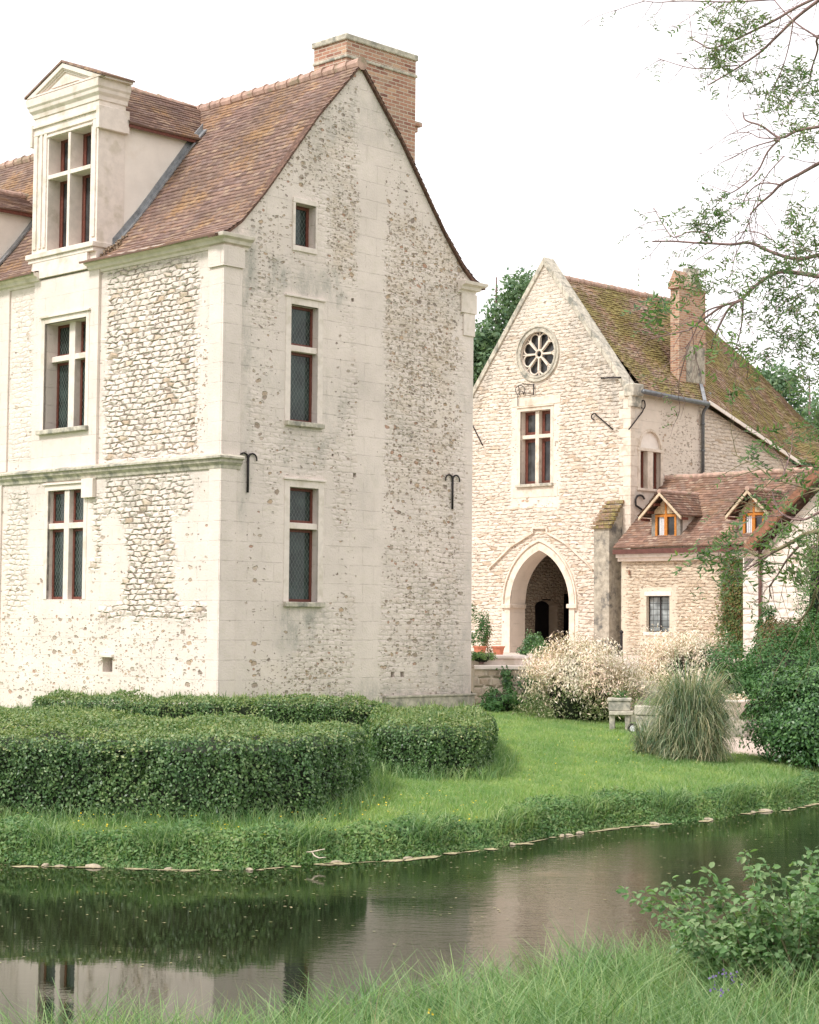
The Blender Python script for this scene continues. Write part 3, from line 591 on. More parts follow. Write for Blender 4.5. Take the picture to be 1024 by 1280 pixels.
# ================================================================== GATEHOUSE
gate=thing('gatehouse','pale stone gatehouse with pointed arch, rose window and mossy roof','gatehouse',(GO[0],GO[1],0),TH)
GX=PL('x',0,gate);GY=PL('y',0,gate)
AC=3.38;AW=1.15;AR=1.688;SP=2.31
def arch(h,off=0.,c=AC): d=np.abs(np.asarray(h,dtype=float)-c);return SP+np.sqrt(np.maximum((AR+off)**2-(d+AR-AW)**2,1e-6))
RC=(3.49,9.8);RR=.67
circ=lambda s:(lambda h:RC[1]+s*np.sqrt(np.maximum(RR**2-(np.asarray(h,dtype=float)-RC[0])**2,0)))
ggt=lambda h:12.46-1.31*np.abs(np.asarray(h,dtype=float)-3.25)
holes=[Hole(AC-AW,AC+AW,.80,lambda h:arch(h),.67,True),Hole(2.99,4.17,5.9,8.1,.3),Hole(RC[0]-RR,RC[0]+RR,circ(-1),circ(1),.28,True)]
def gr(h,z):
    a=1-boxm(h,z,2.6,4.55,5.2,8.5,e=.05,wob=.1);b=sstep(.62,.5,N1(h,z,.5)*0+.3)
    dist=arch(h,.36);inr=(z<dist+.02)&(np.abs(h-AC)<1.5)
    a=a*np.where(inr,0,1)*sstep(.1,.35,h)
    r=np.hypot(h-RC[0],z-RC[1]);a=a*sstep(.84,.95,r)
    return a*(.72+.28*sstep(.35,.5,N2(h,z,1.3)))*(1-.45*sstep(10.3,11.2,z))
def gs(h,z): 
    e=ggt(h)-z
    return .9*sstep(1.0,.15,e)*(.5+.5*(N2(h,z,2)))+.8*boxm(h,z,-.2,1.2,7.8,9.5,e=.3,wob=.5)+.55*boxm(h,z,.3,2.4,8.5,11.0,e=.4,wob=.5)
wall_sheet('wall',GX,0.,6.46,.3,ggt,holes,MT['wallw'],gate,zones(gr,lambda h,z:.12+0*h,gs))
stop=lambda h:np.interp(h,[0,3.3,8.35,8.4,14],[8.45,8.38,6.9,6.85,6.85])
sh=[Hole(.43,1.40,5.65,6.72,.28),Hole(.43,1.40,6.82,lambda h:6.82+np.sqrt(np.maximum(.485**2-(np.asarray(h,dtype=float)-.915)**2,0)),.05,True)]
wall_sheet('wall',GY,0.,14.,.3,stop,sh,MT['wallw2'] if 0 else MT['wallw'],gate,zones(lambda h,z:sstep(3.2,3.45,h)*(.8+.2*N1(h,z,2)),lambda h,z:.42*boxm(h,z,1.5,3.35,4.5,8.0,e=.2,wob=.4),lambda h,z:.6*boxm(h,z,-.2,.5,7.2,8.6,e=.2)+.55*boxm(h,z,-.1,1.6,5.2,5.65,e=.1)+.35*sstep(3.5,4.2,h)*0))
m=MB();m.box(.05,14,6.40,6.45,.3,8.3);m.box(14,14.1,0,6.45,.3,6.8);m.box(GY.c+.4,1.5,.055,.06,6.8,7.35);m.build('wall',MT['plaster'],gate)
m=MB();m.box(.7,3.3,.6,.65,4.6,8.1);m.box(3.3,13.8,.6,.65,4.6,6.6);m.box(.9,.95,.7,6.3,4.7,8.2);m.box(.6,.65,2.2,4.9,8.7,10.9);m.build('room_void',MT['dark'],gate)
# pale dressed stones up the front corner
m=MB();z=4.0;k=0
while z<8.3:
    hh=.27+random.uniform(-.03,.03);L=.42 if k%2 else .26;L2=.2 if k%2 else .38
    m.box(-.012,L2,-.012,-.0005,z,z+hh-.008);m.box(-.012,-.0005,-.0005,L,z,z+hh-.008);z+=hh;k+=1
m.build('quoin',MT['wstone'],gate,bevel=.008)
# arch: ring of voussoirs, hood mould, imposts
def ringarc(mb,off0,off1,x0,x1,n=26,flat=None):
    def pt(off,s,a):
        # a in 0..1 springing->apex ; s side
        R=AR+off;cx=-(AR-AW)
        amax=math.acos((AR-AW)/R);an=a*amax
        return (AC+s*(cx+R*math.cos(an)),SP+R*math.sin(an))
    for s in (-1,1):
        for i in range(n):
            a0=i/n;a1=(i+1)/n
            mb.prism([pt(off0,s,a0),pt(off1,s,a0),pt(off1,s,a1),pt(off0,s,a1)],'x',x0,x1)
m=MB();ringarc(m,-.002,.20,-.03,-.0005);m.box(-.03,-.0005,AC-AW-.20,AC-AW,.8,SP);m.box(-.03,-.0005,AC+AW,AC+AW+.20,.8,SP);m.build('arch_surround',MT['plaster'] if 0 else MT['wstone'],gate)
m=MB();ringarc(m,.25,.30,-.06,-.0006);m.build('arch_moulding',MT['wstone'],gate)
hp=[GF.hit(a,b,'x',0) for a,b in ((612,712),(621,703),(640,684),(667,667),(667,661),(685,661),(685,667),(708,680),(735,705),(742,714))]
m=MB()
for (a,b),(c,d) in zip(hp,hp[1:]): m.prism([(a,b),(c,d),(c,d+.055),(a,b+.055)] if abs(a-c)>.05 else [(a-.03,min(b,d)),(a+.03,min(b,d)),(a+.03,max(b,d)),(a-.03,max(b,d))],'x',-.07,-.0008)
m.build('hood_mould',MT['wstone'],gate)
for y0,y1 in ((AC-AW-.32,AC-AW+.06),(AC+AW-.06,AC+AW+.32)): m=MB();m.box(-.09,.66,y0,y1,SP-.12,SP);m.build('impost',MT['wstone'],gate,bevel=.012)
# passage behind the arch
YL=4.95;pw=PL('y',YL,gate)
k0,dz=GF.hit(669,750,'y',YL);k1,_=GF.hit(697,750,'y',YL);k2,dz2=GF.hit(705,742,'y',YL);k3,_=GF.hit(722,742,'y',YL)
dh=lambda h:dz-.22+.22*np.sqrt(np.maximum(1-((np.asarray(h,dtype=float)-(k0+k1)/2)/((k1-k0)/2+.02))**2,0))
wall_sheet('passage_wall',pw,.67,k3+1.5,.3,lambda h:5+0*h,[Hole(k0,k1,.8,dh,.35,True),Hole(k2,k3,.8,dz2,.35)],MT['shadestone'],gate,zones(lambda h,z:.9+0*h,None,lambda h,z:.35*sstep(2.,4.,z)+.25),step=.1)
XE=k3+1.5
m=MB();m.box(XE,XE+.05,.9,YL,.3,4.9);m.build('passage_wall',MT['shadestone'],gate);m=MB();m.box(.67,XE,.9,.95,.3,4.9);m.build('passage_wall',MT['shadestone'],gate)
m=MB();m.box(.67,.68,AC+AW+.01,YL,.3,4.9);m.build('passage_wall',MT['shadestone'],gate);m=MB();m.box(.67,.68,.95,AC-AW-.01,.3,4.9);m.build('passage_wall',MT['shadestone'],gate)
m=MB();m.box(.67,.68,AC-AW-.01,AC+AW+.01,3.95,4.9);m.build('passage_wall',MT['shadestone'],gate)
m=MB();m.box(.67,XE,.95,YL,4.7,4.75);m.build('passage_ceiling',MT['shadestone'],gate)
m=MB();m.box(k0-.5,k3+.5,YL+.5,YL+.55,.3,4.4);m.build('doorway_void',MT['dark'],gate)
# rose window
m=MB();n=40
for i in range(n):
    a0=2*math.pi*i/n;a1=2*math.pi*(i+1)/n
    for r0,r1,x0 in ((RR-.005,RR+.06,-.05),(RR+.06,RR+.13,-.03),(RR+.13,RR+.17,-.06)):
        m.prism([(RC[0]+r*math.cos(a),RC[1]+r*math.sin(a)) for r,a in ((r0,a0),(r1,a0),(r1,a1),(r0,a1))],'x',x0,-.0005)
rose=m.build('rose_window',MT['oldstone'],gate)
m=MB()
for i in range(8):
    a=2*math.pi*i/8+.02;c,s=math.cos(a),math.sin(a)
    q=[(RC[0]+c*r-s*w,RC[1]+s*r+c*w) for r,w in ((.12,-.022),(.5,-.035),(.5,.035),(.12,.022))];m.prism(q,'x',.03,.12)
    m.tube([(.07,RC[0]+c*.5,RC[1]+s*.5),(.07,RC[0]+c*.66,RC[1]+s*.66)],.022,6)
    b=a+math.pi/8;cc,ssn=RC[0]+.47*math.cos(b),RC[1]+.47*math.sin(b)
    m.tube([(.07,cc+.175*math.cos(b+t),ssn+.175*math.sin(b+t)) for t in np.linspace(-1.75,1.75,10)],.024,6)
m.tube([(.06,RC[0]+.12*math.cos(t),RC[1]+.12*math.sin(t)) for t in np.linspace(0,2*math.pi,16)],.035,6)
m.build('tracery',MT['wstone'],rose)
m=MB();m.prism([(RC[0]+.68*math.cos(t),RC[1]+.68*math.sin(t)) for t in np.linspace(0,2*math.pi,33)[:-1]],'x',.16,.18);m.build('pane',MT['glassp'],rose)
# cross window, twin window
cross_window(GX,gate,2.99,4.17,5.9,8.1,7.33,depth=.3,mw=.14,gd=.23,stone='wstone',glass='glassp',fwd=.10,md=.08,label='tall cross window above the arch with brown casements')
m=MB();m.box(-.012,-.0006,2.7,4.46,5.5,5.8);m.build('apron',MT['wstone'],gate,bevel=.01)
m=MB();m.box(-.02,-.0006,2.6,4.5,8.26,8.5);m.build('lintel',MT['wstone'],gate,bevel=.01)
tw=MB();GY.box(tw,.78,1.04,-.02,.2,5.60,6.73);tw.box(.3,1.53,-.05,.03,5.57,5.63);tw.box(.33,.43,-.03,.05,5.62,6.8);tw.box(1.40,1.5,-.03,.05,5.62,6.8);tw.box(.3,1.53,-.045,.03,6.72,6.80)
tn=tw.build('window',MT['wstone'],gate,bevel=.008);tn['label']='narrow twin window under a blind arch'
for a,b in ((.432,.78),(1.04,1.398)): light(GY,tn,a,b,5.655,6.715,.14,MT['redwood'],MT['glassp'],.09)
bk=MB();GY.box(bk,.3,1.5,.27,.28,5.5,6.8);bk.build('room_void',MT['dark'],tn)
m=MB()
for i in range(14):
    a0=math.pi*i/14;a1=math.pi*(i+1)/14;m.prism([(.915+r*math.cos(a),6.82+r*math.sin(a)) for r,a in ((.485,a0),(.56,a0),(.56,a1),(.485,a1))],'y',-.03,-.0005)
m.build('blind_arch',MT['wstone'],gate)
# copings and kneelers
def cop(s):
    m=MB();P=lambda h,o:(h,ggt(h)+o)
    a,b=(3.25,-.08) if s<0 else (3.25,6.52)
    n=9
    for i in range(n):
        h0=a+(b-a)*i/n;h1=a+(b-a)*(i+1)/n-(.006 if b>a else -.006);m.prism([P(h0,.0),P(h1,.0),P(h1,.24),P(h0,.24)],'x',-.05,.42,)
    return m.build('coping',MT['oldstone'],gate,bevel=.015)
cop(-1);cop(1)
m=MB();m.box(-.06,.44,-.14,.22,8.25,8.62);m.box(-.03,.42,-.08,.1,7.95,8.25);m.build('kneeler',MT['oldstone'],gate,bevel=.03)
# roofs
roof_patch('roof',lambda u,t:(.42+u*(2.85+3.7*t),-.24+t*3.47,8.36+t*3.80),5,5.1,MT['mosst'],gate,seed=11,du=.12,rough=.028)
def lp(u,t):
    b=np.array([np.interp(u,[0,.5,1],[3.25,8.35,14.2]),-.26,np.interp(u,[0,.5,1],[8.40,6.93,6.88])])
    c=np.array([np.interp(u,[0,.5,1],[6.95,11.2,15.2]),3.23,np.interp(u,[0,.5,1],[12.12,10.45,8.35])])
    return tuple(b*(1-t)+c*t)
roof_patch('roof',lp,11,5.1,MT['mosst'],gate,seed=12,du=.15,rough=.02)
roof_patch('roof',lambda u,t:(.42+(1-u)*14.6,6.7-t*3.47,6.9*(1-t)+t*float(np.interp(.42+(1-u)*14.6,[6.95,11.2,15.2],[12.1,10.4,8.3]))),14,5.1,MT['mosst'],gate,seed=13,du=1.)
ridge_tiles('ridge_tiles',(.42,3.23,12.17),(6.95,3.23,12.17),bpy.data.materials['ridge_clay'],gate,r=.1)
ridge_tiles('ridge_tiles',(6.95,3.23,12.12),(15.2,3.23,8.35),bpy.data.materials['ridge_clay'],gate,r=.09)
m=MB()
for i in range(12):
    t0,t1=i/12,(i+1)/12;f=lambda t:Vector((3.27+3.7*t,-.24+t*3.47,8.40+t*3.8))
    a,b=f(t0),f(t1);m.add([a+Vector((-.09,0,.03)),a+Vector((.09,0,.03)),b+Vector((.09,0,.03)),b+Vector((-.09,0,.03)),a+Vector((-.09,0,-.05)),a+Vector((.09,0,-.05)),b+Vector((.09,0,-.05)),b+Vector((-.09,0,-.05))],[(0,1,2,3),(7,6,5,4),(0,4,5,1),(1,5,6,2),(2,6,7,3),(3,7,4,0)])
m.build('flashing',MT['lead'],gate)
m=MB();m.tube([(.15,-.32,8.38),(1.5,-.32,8.34),(3.35,-.32,8.30)],.07,10);m.build('gutter',MT['pipe'],gate,smooth=True)
m=MB();m.tube([(3.36,-.30,8.28),(3.4,-.12,8.12),(3.4,-.08,8.0),(3.4,-.08,5.0)],.05,8)
for z in (7.7,6.9,6.2): m.tube([(3.4,-.08,z),(3.4,-.08,z+.05)],.066,8)
m.build('downpipe',MT['pipe'],gate,smooth=True)
m=MB()
for (x0,z0),(x1,z1) in (((3.45,8.36),(8.35,6.88)),):
    m.prism([(x0,z0-.05),(x1,z1-.05),(x1,z1+.06),(x0,z0+.06)],'y',-.30,-.265)
m.build('bargeboard',MT['plaster'],gate)
m=MB();m.box(8.4,14,-.3,-.1,6.72,6.82);m.build('eaves_board',MT['redwood'],gate)
# gatehouse chimney
cx0,cz=GF.hit(849,480,'y',.3);cx1,_=GF.hit(882,480,'y',.3)
m=MB();m.box(cx0,cx1,.3,.62,8.2,11.85);ch=m.build('chimney',MT['brick2'],gate);ch['label']='patched brick stack with a gabled top'
m=MB();m.prism([(.26,11.85),(.66,11.85),(.66,11.95),(.46,12.35),(.26,11.95)],'x',cx0-.05,cx1-.25) ;m.box(cx0-.07,cx1+.02,.24,.68,11.78,11.85);m.build('chimney_cap',MT['brick2'],ch,bevel=.01)
m=MB();m.box((cx0+cx1)/2-.1,(cx0+cx1)/2+.35,.3,.6,11.95,12.5);m.build('chimney_pot',MT['oldstone'],ch,bevel=.03)
m=MB();m.box(cx0+.35,cx1-.05,.285,.2995,9.0,10.1);m.build('stone_patch',MT['darkstone'],ch,bevel=.01)
m=MB();m.box(cx0-.1,cx1+.1,.16,.3,8.62,8.78,j=.02);m.build('flashing',MT['lead'],ch)
# buttress
m=MB();m.prism([(-.62,.3),(-.62,4.45),(-.0005,5.25),(-.0005,.3)],'y',.28,.83);bt=m.build('buttress',MT['darkstone'],gate)
bt['label']='dark weathered buttress with mossy sloping top'
m=MB()
for i in range(7):
    t=i/7;x=-.70+t*.7;z=4.44+t*.86;m.box(x,x+.13,.22,.89,z,z+.09,j=.02)
m.build('buttress_cap',MT['mosst'],bt)
# iron work on the gatehouse
def iron(name,pl,pts,rad=.02,parent=gate):
    m=MB();q=[pl.p(GF.hit(a,b,pl.ax,0)[0],-.06,GF.hit(a,b,pl.ax,0)[1]) for a,b in pts];m.tube(q,rad,6);return m.build(name,MT['iron'],parent,smooth=True)
def curl(cx,cy,r,a0,a1,n=10,sq=1.): return [(cx+r*math.cos(t)*sq,cy-r*math.sin(t)) for t in np.linspace(a0,a1,n)]
iron('wall_anchor',GX,[(768,537),(746,518)]+curl(745,521,4,1.2,4.6,8))
iron('wall_anchor',GX,[(592,531),(605,557)])
iron('wall_anchor',GX,[(753,473),(778,472)],.025)
iron('wall_anchor',GY,[(784,537),(801,515)]+curl(802,506,5.5,-1.4,4.2,12,.45))
iron('wall_anchor',GY,curl(798,626,7,.3,3.4,8,.8)+[(793,632),(799,636),(804,640)]+curl(799,643,6,.6,-2.4,8,.8),.03)
sg=iron('wrought_iron_bracket',GX,[(649,508),(649,494)]+curl(652,488,6,3.6,0.2,10)+[(656,494)]+curl(653,492,3,0,4,6)+[(650,482),(655,480),(668,481),(669,493),(656,491)],.011)
m=iron('bracket_end',GX,[(669,480),(668.5,494)],.018,sg)
# ------------------------------------------------------------------ side wing with two wooden dormers
wing=thing('side_wing','low stone wing with pinkish tiled roof and two orange wooden dormers','house wing',(GO[0],GO[1],0),TH)
WX=-.45;WP=PL('x',WX,wing)
a0,zt=GF.hit(808,745,'x',WX);a1,_=GF.hit(837,745,'x',WX);_,zb=GF.hit(822,790,'x',WX)
wl,wr=-.03,GF.hit(928,700,'x',WX)[0]
wall_sheet('wall',WP,wr-5,wl,.3,lambda h:3.78+0*h,[Hole(a1,a0,zb,zt,.22)],MT['wallw2'],wing,zones(lambda h,z:(1-boxm(h,z,a1-.25,a0+.25,zb-.35,zt+.3,e=.04,wob=.08))*(.85+.15*N1(h,z,2))*sstep(-.1,-.4,h),lambda h,z:.15+0*h,lambda h,z:.5*boxm(h,z,-9,0,.3,1.2,e=.2)))
m=MB();m.box(WX+.01,-.001,wl,wl+.02,.3,3.78);m.build('wall',MT['oldstone'],wing)
w=MB();WP.box(w,a1-.1,a0+.1,-.03,.03,zb-.1,zb-.0);WP.box(w,a1-.06,a0+.06,-.02,.02,zt,zt+.12);wn=w.build('window',MT['stone'],wing,bevel=.01);wn['label']='square leaded ground floor window'
light(WP,wn,a1+.003,(a0+a1)/2,zb+.003,zt-.003,.12,MT['iron'],MT['glassq'],.025);light(WP,wn,(a0+a1)/2,a0-.003,zb+.003,zt-.003,.12,MT['iron'],MT['glassq'],.025)
bk=MB();WP.box(bk,a1-.1,a0+.1,.3,.32,zb-.1,zt+.1);bk.build('room_void',MT['dark'],wn)
RX0,RZ0,RX1,RZ1=-.78,3.84,1.69,5.98
slope=(RZ1-RZ0)/(RX1-RX0);rz=lambda x:RZ0+(x-RX0)*slope
roof_patch('roof',lambda u,t:(RX0+t*(RX1-RX0),.02-u*10-.0*t,RZ0+t*(RZ1-RZ0)+.05*(1-t)**4),10,3.27,MT['wingt'],wing,seed=21,du=.12,rough=.02)
roof_patch('roof',lambda u,t:(4.1-t*(RX1-RX0),-10+u*10,RZ0+t*(RZ1-RZ0)),10,3.27,MT['wingt'],wing,seed=22,du=.8)
ridge_tiles('ridge_tiles',(RX1,.0,RZ1+.02),(RX1,-10,RZ1+.02),bpy.data.materials['ridge_clay'],wing,r=.08)
m=MB();m.box(-.76,-.70,-4.75,.05,3.70,3.83);m.build('fascia',MT['beam'] if 0 else simple('fascia_red',(.12,.05,.04),.6,.2,8,.2),wing)
m=MB();m.box(-.66,WX-.001,-4.78,.02,3.60,3.72);m.box(-.57,WX-.001,-4.78,.02,3.5,3.6);m.build('eaves_moulding',MT['stone'],wing,bevel=.01)
def wing_dormer(p0,p1,pt,pb,name_l):
    DX=-.42;y0,_=GF.hit(p0,640,'x',DX);y1,_=GF.hit(p1,640,'x',DX);_,zt=GF.hit((p0+p1)/2,pt,'x',DX);_,zb=GF.hit((p0+p1)/2,pb,'x',DX)
    yc=(y0+y1)/2;hw=abs(y0-y1)/2;PD=PL('x',DX,wing)
    m=MB();fw=.07
    PD.box(m,yc-hw,yc+hw,-.02,.05,zb,zb+fw);PD.box(m,yc-hw,yc+hw,-.02,.05,zt-fw,zt);PD.box(m,yc-hw,yc-hw+fw,-.02,.049,zb+fw,zt-fw);PD.box(m,yc+hw-fw,yc+hw,-.02,.049,zb+fw,zt-fw);PD.box(m,yc-.05,yc+.05,-.025,.048,zb+fw,zt-fw)
    PD.box(m,yc-.03,yc+.03,-.02,.04,zt+.0005,zt+.42)
    d=m.build('dormer',MT['orange'],wing,bevel=.005);d['label']=name_l
    for s in (-1,1):
        a,b=(yc+s*.05,yc+s*(hw-fw));g=MB();PD.box(g,a,b,.03,.04,zb+fw,zt-fw);g.build('pane',MT['glassp'],d)
    g=MB();
    for k in range(6): PD.box(g,yc+.07+k*.03,yc+.092+k*.03,.02+.008*(k%2),.029,zb+fw+.02,zt-fw)
    g.build('curtain',MT['curtain'],d)
    for s in (-1,1):
        a,b=sorted((yc+s*(hw+.001),yc+s*(hw+.13)));g=MB();g.box(DX-.01,DX+.1,a,b,zb-.02,zt+.02);g.build('dormer_post',MT['oldstone'] if 0 else simple('grey_board',(.25,.23,.2),.8,.2,12,.2),d)
    g=MB();g.prism([(yc-hw-.13,zt+.021),(yc+hw+.13,zt+.021),(yc,zt+.5)],'x',DX+.0,DX+.08);g.build('gable_infill',MT['timber'] if 0 else simple('lath_plaster',(.50,.38,.24),.9,.3,14,.3),d)
    for s in (-1,1):
        g=MB();a,b=sorted((yc+s*(hw+.10),yc+s*(hw+.13)));x1=RX0+(zt-RZ0)/slope+.1;g.prism([(DX+.1,zb-.3),(DX+.1,zt+.02),(x1,zt+.02),(DX+.1+.0,zb-.25)],'y',a,b);g.build('cheek',MT['plaster'],d)
    ze=zt-.06;za=zt+.62;xo=DX-.32;wd=hw+.36
    for s in (-1,1):
        xa=RX0+(ze-RZ0)/slope;xb=RX0+(za-RZ0)/slope
        f=lambda u,t,s=s:(xo+(u if s<0 else 1-u)*((xa-xo)*(1-t)+(xb-xo)*t),yc+s*wd*(1-t),ze+(za-ze)*t)
        roof_patch('dormer_roof',f,2.,.98,MT['wingt'],d,seed=30,du=.25)
        g=MB();g.prism([(yc+s*wd,ze-.11),(yc,za-.11),(yc,za-.02),(yc+s*wd,ze-.02)],'x',xo+.0,xo+.05);g.build('bargeboard',MT['timber'] if 0 else simple('pale_board',(.55,.44,.31),.7,.2,12,.2),d)
        for k in range(3):
            yy=yc+s*wd*(.9-.3*k);g=MB();zz=ze+(za-ze)*(.1+.3*k)-.11;g.box(xo+.06,DX+.1,yy-.03,yy+.03,zz-.07,zz);g.build('rafter_end',MT['redwood'],d)
    ridge_tiles('ridge_tiles',(xo,yc,za+.01),(RX0+(za-RZ0)/slope+.15,yc,za+.01),bpy.data.materials['ridge_clay'],d,r=.06,step=.25)
    g=MB();PD.box(g,yc-hw-.2,yc+hw+.2,-.16,-.02,zb-.06,zb-.01);g.build('sill',MT['lead'],d)
wing_dormer(819.5,846,643,679,'orange wooden dormer nearest the gatehouse wall')
wing_dormer(929,956,641,678,'orange wooden dormer farther right, partly behind the sloping beam')
m=MB();q=[(WX-.05,GF.hit(788,716,'x',WX)[0],GF.hit(788,716,'x',WX)[1]+dz_) for dz_ in (-.06,.07)];m.tube(q,.03,6);m.build('wall_anchor',MT['beam'],wing)
# ------------------------------------------------------------------ annex on the right
annex=thing('annex','white-walled annex at the right edge with a sloping red-brown beam','annex',(GO[0],GO[1],0),TH)
AX=-1.15;AP=PL('x',AX,annex)
ya,_=GF.hit(929,760,'x',AX)
b0=GF.hit(936,684,'x',AX-.3);b1=GF.hit(1024,590,'x',AX-.3);sl=(b1[1]-b0[1])/(b0[0]-b1[0])
ztop=lambda h:np.minimum(b0[1]+.02+(b0[0]-np.asarray(h,dtype=float)-.35)*sl,7.5)
wall_sheet('wall',AP,ya-7,ya,.3,lambda h:np.maximum(ztop(h),.5),[],MT['white'],annex,zones(lambda h,z:.75+0*h,None,lambda h,z:.3*(z<1.6)),step=.12)
m=MB();m.box(AX+.001,WX,ya-.03,ya-.001,.3,3.5);m.build('wall',MT['plaster'],annex)
yE=b0[0]-6
m=MB();m.prism([(b0[0]+.12,b0[1]-.22),(yE,b0[1]-.1+(b0[0]-yE)*sl),(yE,b0[1]+.16+(b0[0]-yE)*sl),(b0[0]+.12,b0[1]+.04)],'x',AX-.36,AX-.26);m.build('beam',MT['beam'],annex,bevel=.01)
m=MB();m.prism([(b0[0]+.12,b0[1]+.05),(yE,b0[1]+.17+(b0[0]-yE)*sl),(yE,b0[1]+.27+(b0[0]-yE)*sl),(b0[0]+.12,b0[1]+.15)],'x',AX-.34,AX+5);m.build('roof',MT['wingt'],annex)
px_,pz_=GF.hit(950,700,'x',AX-.06);m=MB();m.tube([(AX-.06,px_,pz_+.4),(AX-.06,px_,.9)],.045,8);m.build('downpipe',MT['brownpipe'],annex,smooth=True)
#@@PART3
# ================================================================== GROUND, WATER, TERRACE
SX=np.array([-40,-9,-4.36,-3.44,-1.74,-.51,.85,1.9,3.0,4.3,6.1,9,20,60]);SY=np.array([21.5,20.8,20.3,19.9,19.82,20.57,21.8,23.3,24.5,25.7,28.0,30,33,40])
WZ=-.9
def shore(x): return np.interp(x,SX,SY)+(N1(x,x*0+3,1.5,4)-.5)*.6
def nshore(x): return 9.95+.75*np.clip(x,-14,14)+(N2(x,x*0+9,1.1,2)-.5)*.4
def tz(x,y):
    x=np.asarray(x,dtype=float);y=np.asarray(y,dtype=float)
    s=(y-shore(x))*.86;n=(nshore(x)-y)*.8
    far=np.interp(s,[-1.2,0,.28,1.4,6,11],[-2.,-.93,-.72,-.5,-.2,0.])
    nr=np.interp(n,[-1.2,0,.25,.6,2,6,20],[-2.,-.93,-.62,-.33,-.26,-.1,0.])
    z=np.maximum(far,nr);b=(N3(x,y,.8)-.5)*.06+(N1(x,y,3.)-.5)*.03
    return z+b*np.clip((z+.95)*3,0,1)*np.clip((60-y)/20,0,1)
def axis(vals): 
    o=[]
    for a,b,s in vals: o+=list(np.arange(a,b,s))
    return np.array(o+[vals[-1][1]])
gx=axis([(-600,-100,100),(-100,-16,7),(-16,14,.16),(14,100,7),(100,600,100)]);gy=axis([(-200,-10,38),(-10,5,1.5),(5,40,.16),(40,120,8),(120,900,130)])
X,Y=np.meshgrid(gx,gy,indexing='ij');Z=tz(X,Y)
ii=np.arange(X.size).reshape(X.shape);Fq=np.stack([ii[:-1,:-1],ii[1:,:-1],ii[1:,1:],ii[:-1,1:]],-1).reshape(-1,4)
t=NT('turf',.95,.1);v=t.obj();c=t.mix(t.ss(t.noise(v,.6,5,.6),.35,.65),(.16,.25,.09),(.23,.32,.13));c=t.mix(t.ss(t.noise(v,9,4,.7),.45,.75),c,(.10,.10,.04))
s_=t.t.nodes.new('ShaderNodeSeparateXYZ');t.t.links.new(v,s_.inputs[0])
c=t.mix(t.ss(s_.outputs[2],-.70,-.84),c,(.055,.045,.03));t.base(c);t.bump(t.noise(v,14,5,.7),.6,.03)
tag(mkmesh('ground',np.stack([X.ravel(),Y.ravel(),Z.ravel()],1),Fq,t.m,smooth=True),kind='structure')
t=NT('moat_water',.0,.5);t.b.inputs['IOR'].default_value=1.34;t.b.inputs['Specular Tint'].default_value=(.93,.93,.77,1);v=t.obj();t.base(t.mix(t.ss(t.noise(v,.25,3,.5),.35,.65),(.008,.013,.005),(.016,.018,.008)))
w1=t.noise(t.vscale(v,(1.,2.1,1.)),5.5,4,.6);w2=t.noise(v,.5,3,.5);sx_=t.t.nodes.new('ShaderNodeSeparateXYZ');t.t.links.new(v,sx_.inputs[0]);amp=t.M('MULTIPLY',t.ss(w2,.40,.6,.3,1.),t.ss(sx_.outputs[0],-1.5,.8,.35,2.4))
t.bump(t.M('MULTIPLY',w1,amp),.06,.03)
m=MB();m.add([(-600,-200,WZ),(600,-200,WZ),(600,900,WZ),(-600,900,WZ)],[(0,1,2,3)])
xs=axis([(-60,-16,4),(-16,14,.5),(14,60,4)]);vs=[];fs=[]
for i,x in enumerate(xs): vs+=[(x,float(nshore(x))-1.,WZ),(x,float(shore(x))+.6,WZ)]
for i in range(len(xs)-1): fs.append((2*i,2*i+2,2*i+3,2*i+1))
tag(mkmesh('moat_water',vs,fs,t.m),kind='structure')
gravel=simple('pinkish_gravel',(.58,.47,.40),.95,.15,60,.5,dirt=(.42,.38,.3),dsc=.8)
TZ=.86
m=MB();m.prism([(1.42,37.75),(30,37.75),(30,110),(-30,110),(-30,62),(1.42,44)],'z',.2,TZ);tag(m.build('terrace_ground',gravel),kind='structure')
PATHP=[(4.85,31.6),(5.2,30.7),(6.3,30.6),(8,30.8),(9,33.5),(9,37.2),(5.9,37.2),(5.1,33.6)]
pgx=np.arange(4.7,9.1,.1);pgy=np.arange(30.4,37.3,.1);PXg,PYg=np.meshgrid(pgx,pgy,indexing='ij')
def _inp(x,y,poly):
    c=np.zeros(x.shape,bool);n=len(poly)
    for i in range(n):
        x0,y0=poly[i];x1,y1=poly[(i+1)%n];k=((y0>y)!=(y1>y));xi=(x1-x0)*(y-y0)/((y1-y0) if y1!=y0 else 1e-9)+x0;c^=k&(x<xi)
    return c
kk=_inp(PXg[:-1,:-1]+.05,PYg[:-1,:-1]+.05,PATHP);ii=np.arange(PXg.size).reshape(PXg.shape)
tag(mkmesh('path',np.stack([PXg.ravel(),PYg.ravel(),(tz(PXg,PYg)+.012).ravel()],1),np.stack([ii[:-1,:-1],ii[1:,:-1],ii[1:,1:],ii[:-1,1:]],-1)[kk],gravel,smooth=True),kind='structure')
rw=thing('retaining_wall','low terrace retaining wall of squared stones with ivy on it','retaining wall',(1.32,37.35,0))
RWP=PL('y',0,rw)
wall_sheet('wall',RWP,0,9,-.3,lambda h:.80+0*h,[],wall_mat('retaining_stone',stone1=(.56,.46,.36),stone2=(.4,.32,.24),joint=(.62,.54,.44),cream=(.6,.52,.42),row=.17,wid=.24),rw,zones(lambda h,z:1+0*h,None,lambda h,z:.3*(z<.2)+0*h))
m=MB();m.box(0,9,0.001,.4,-.3,.80);m.build('wall',MT['oldstone'],rw)
m=MB();x=0
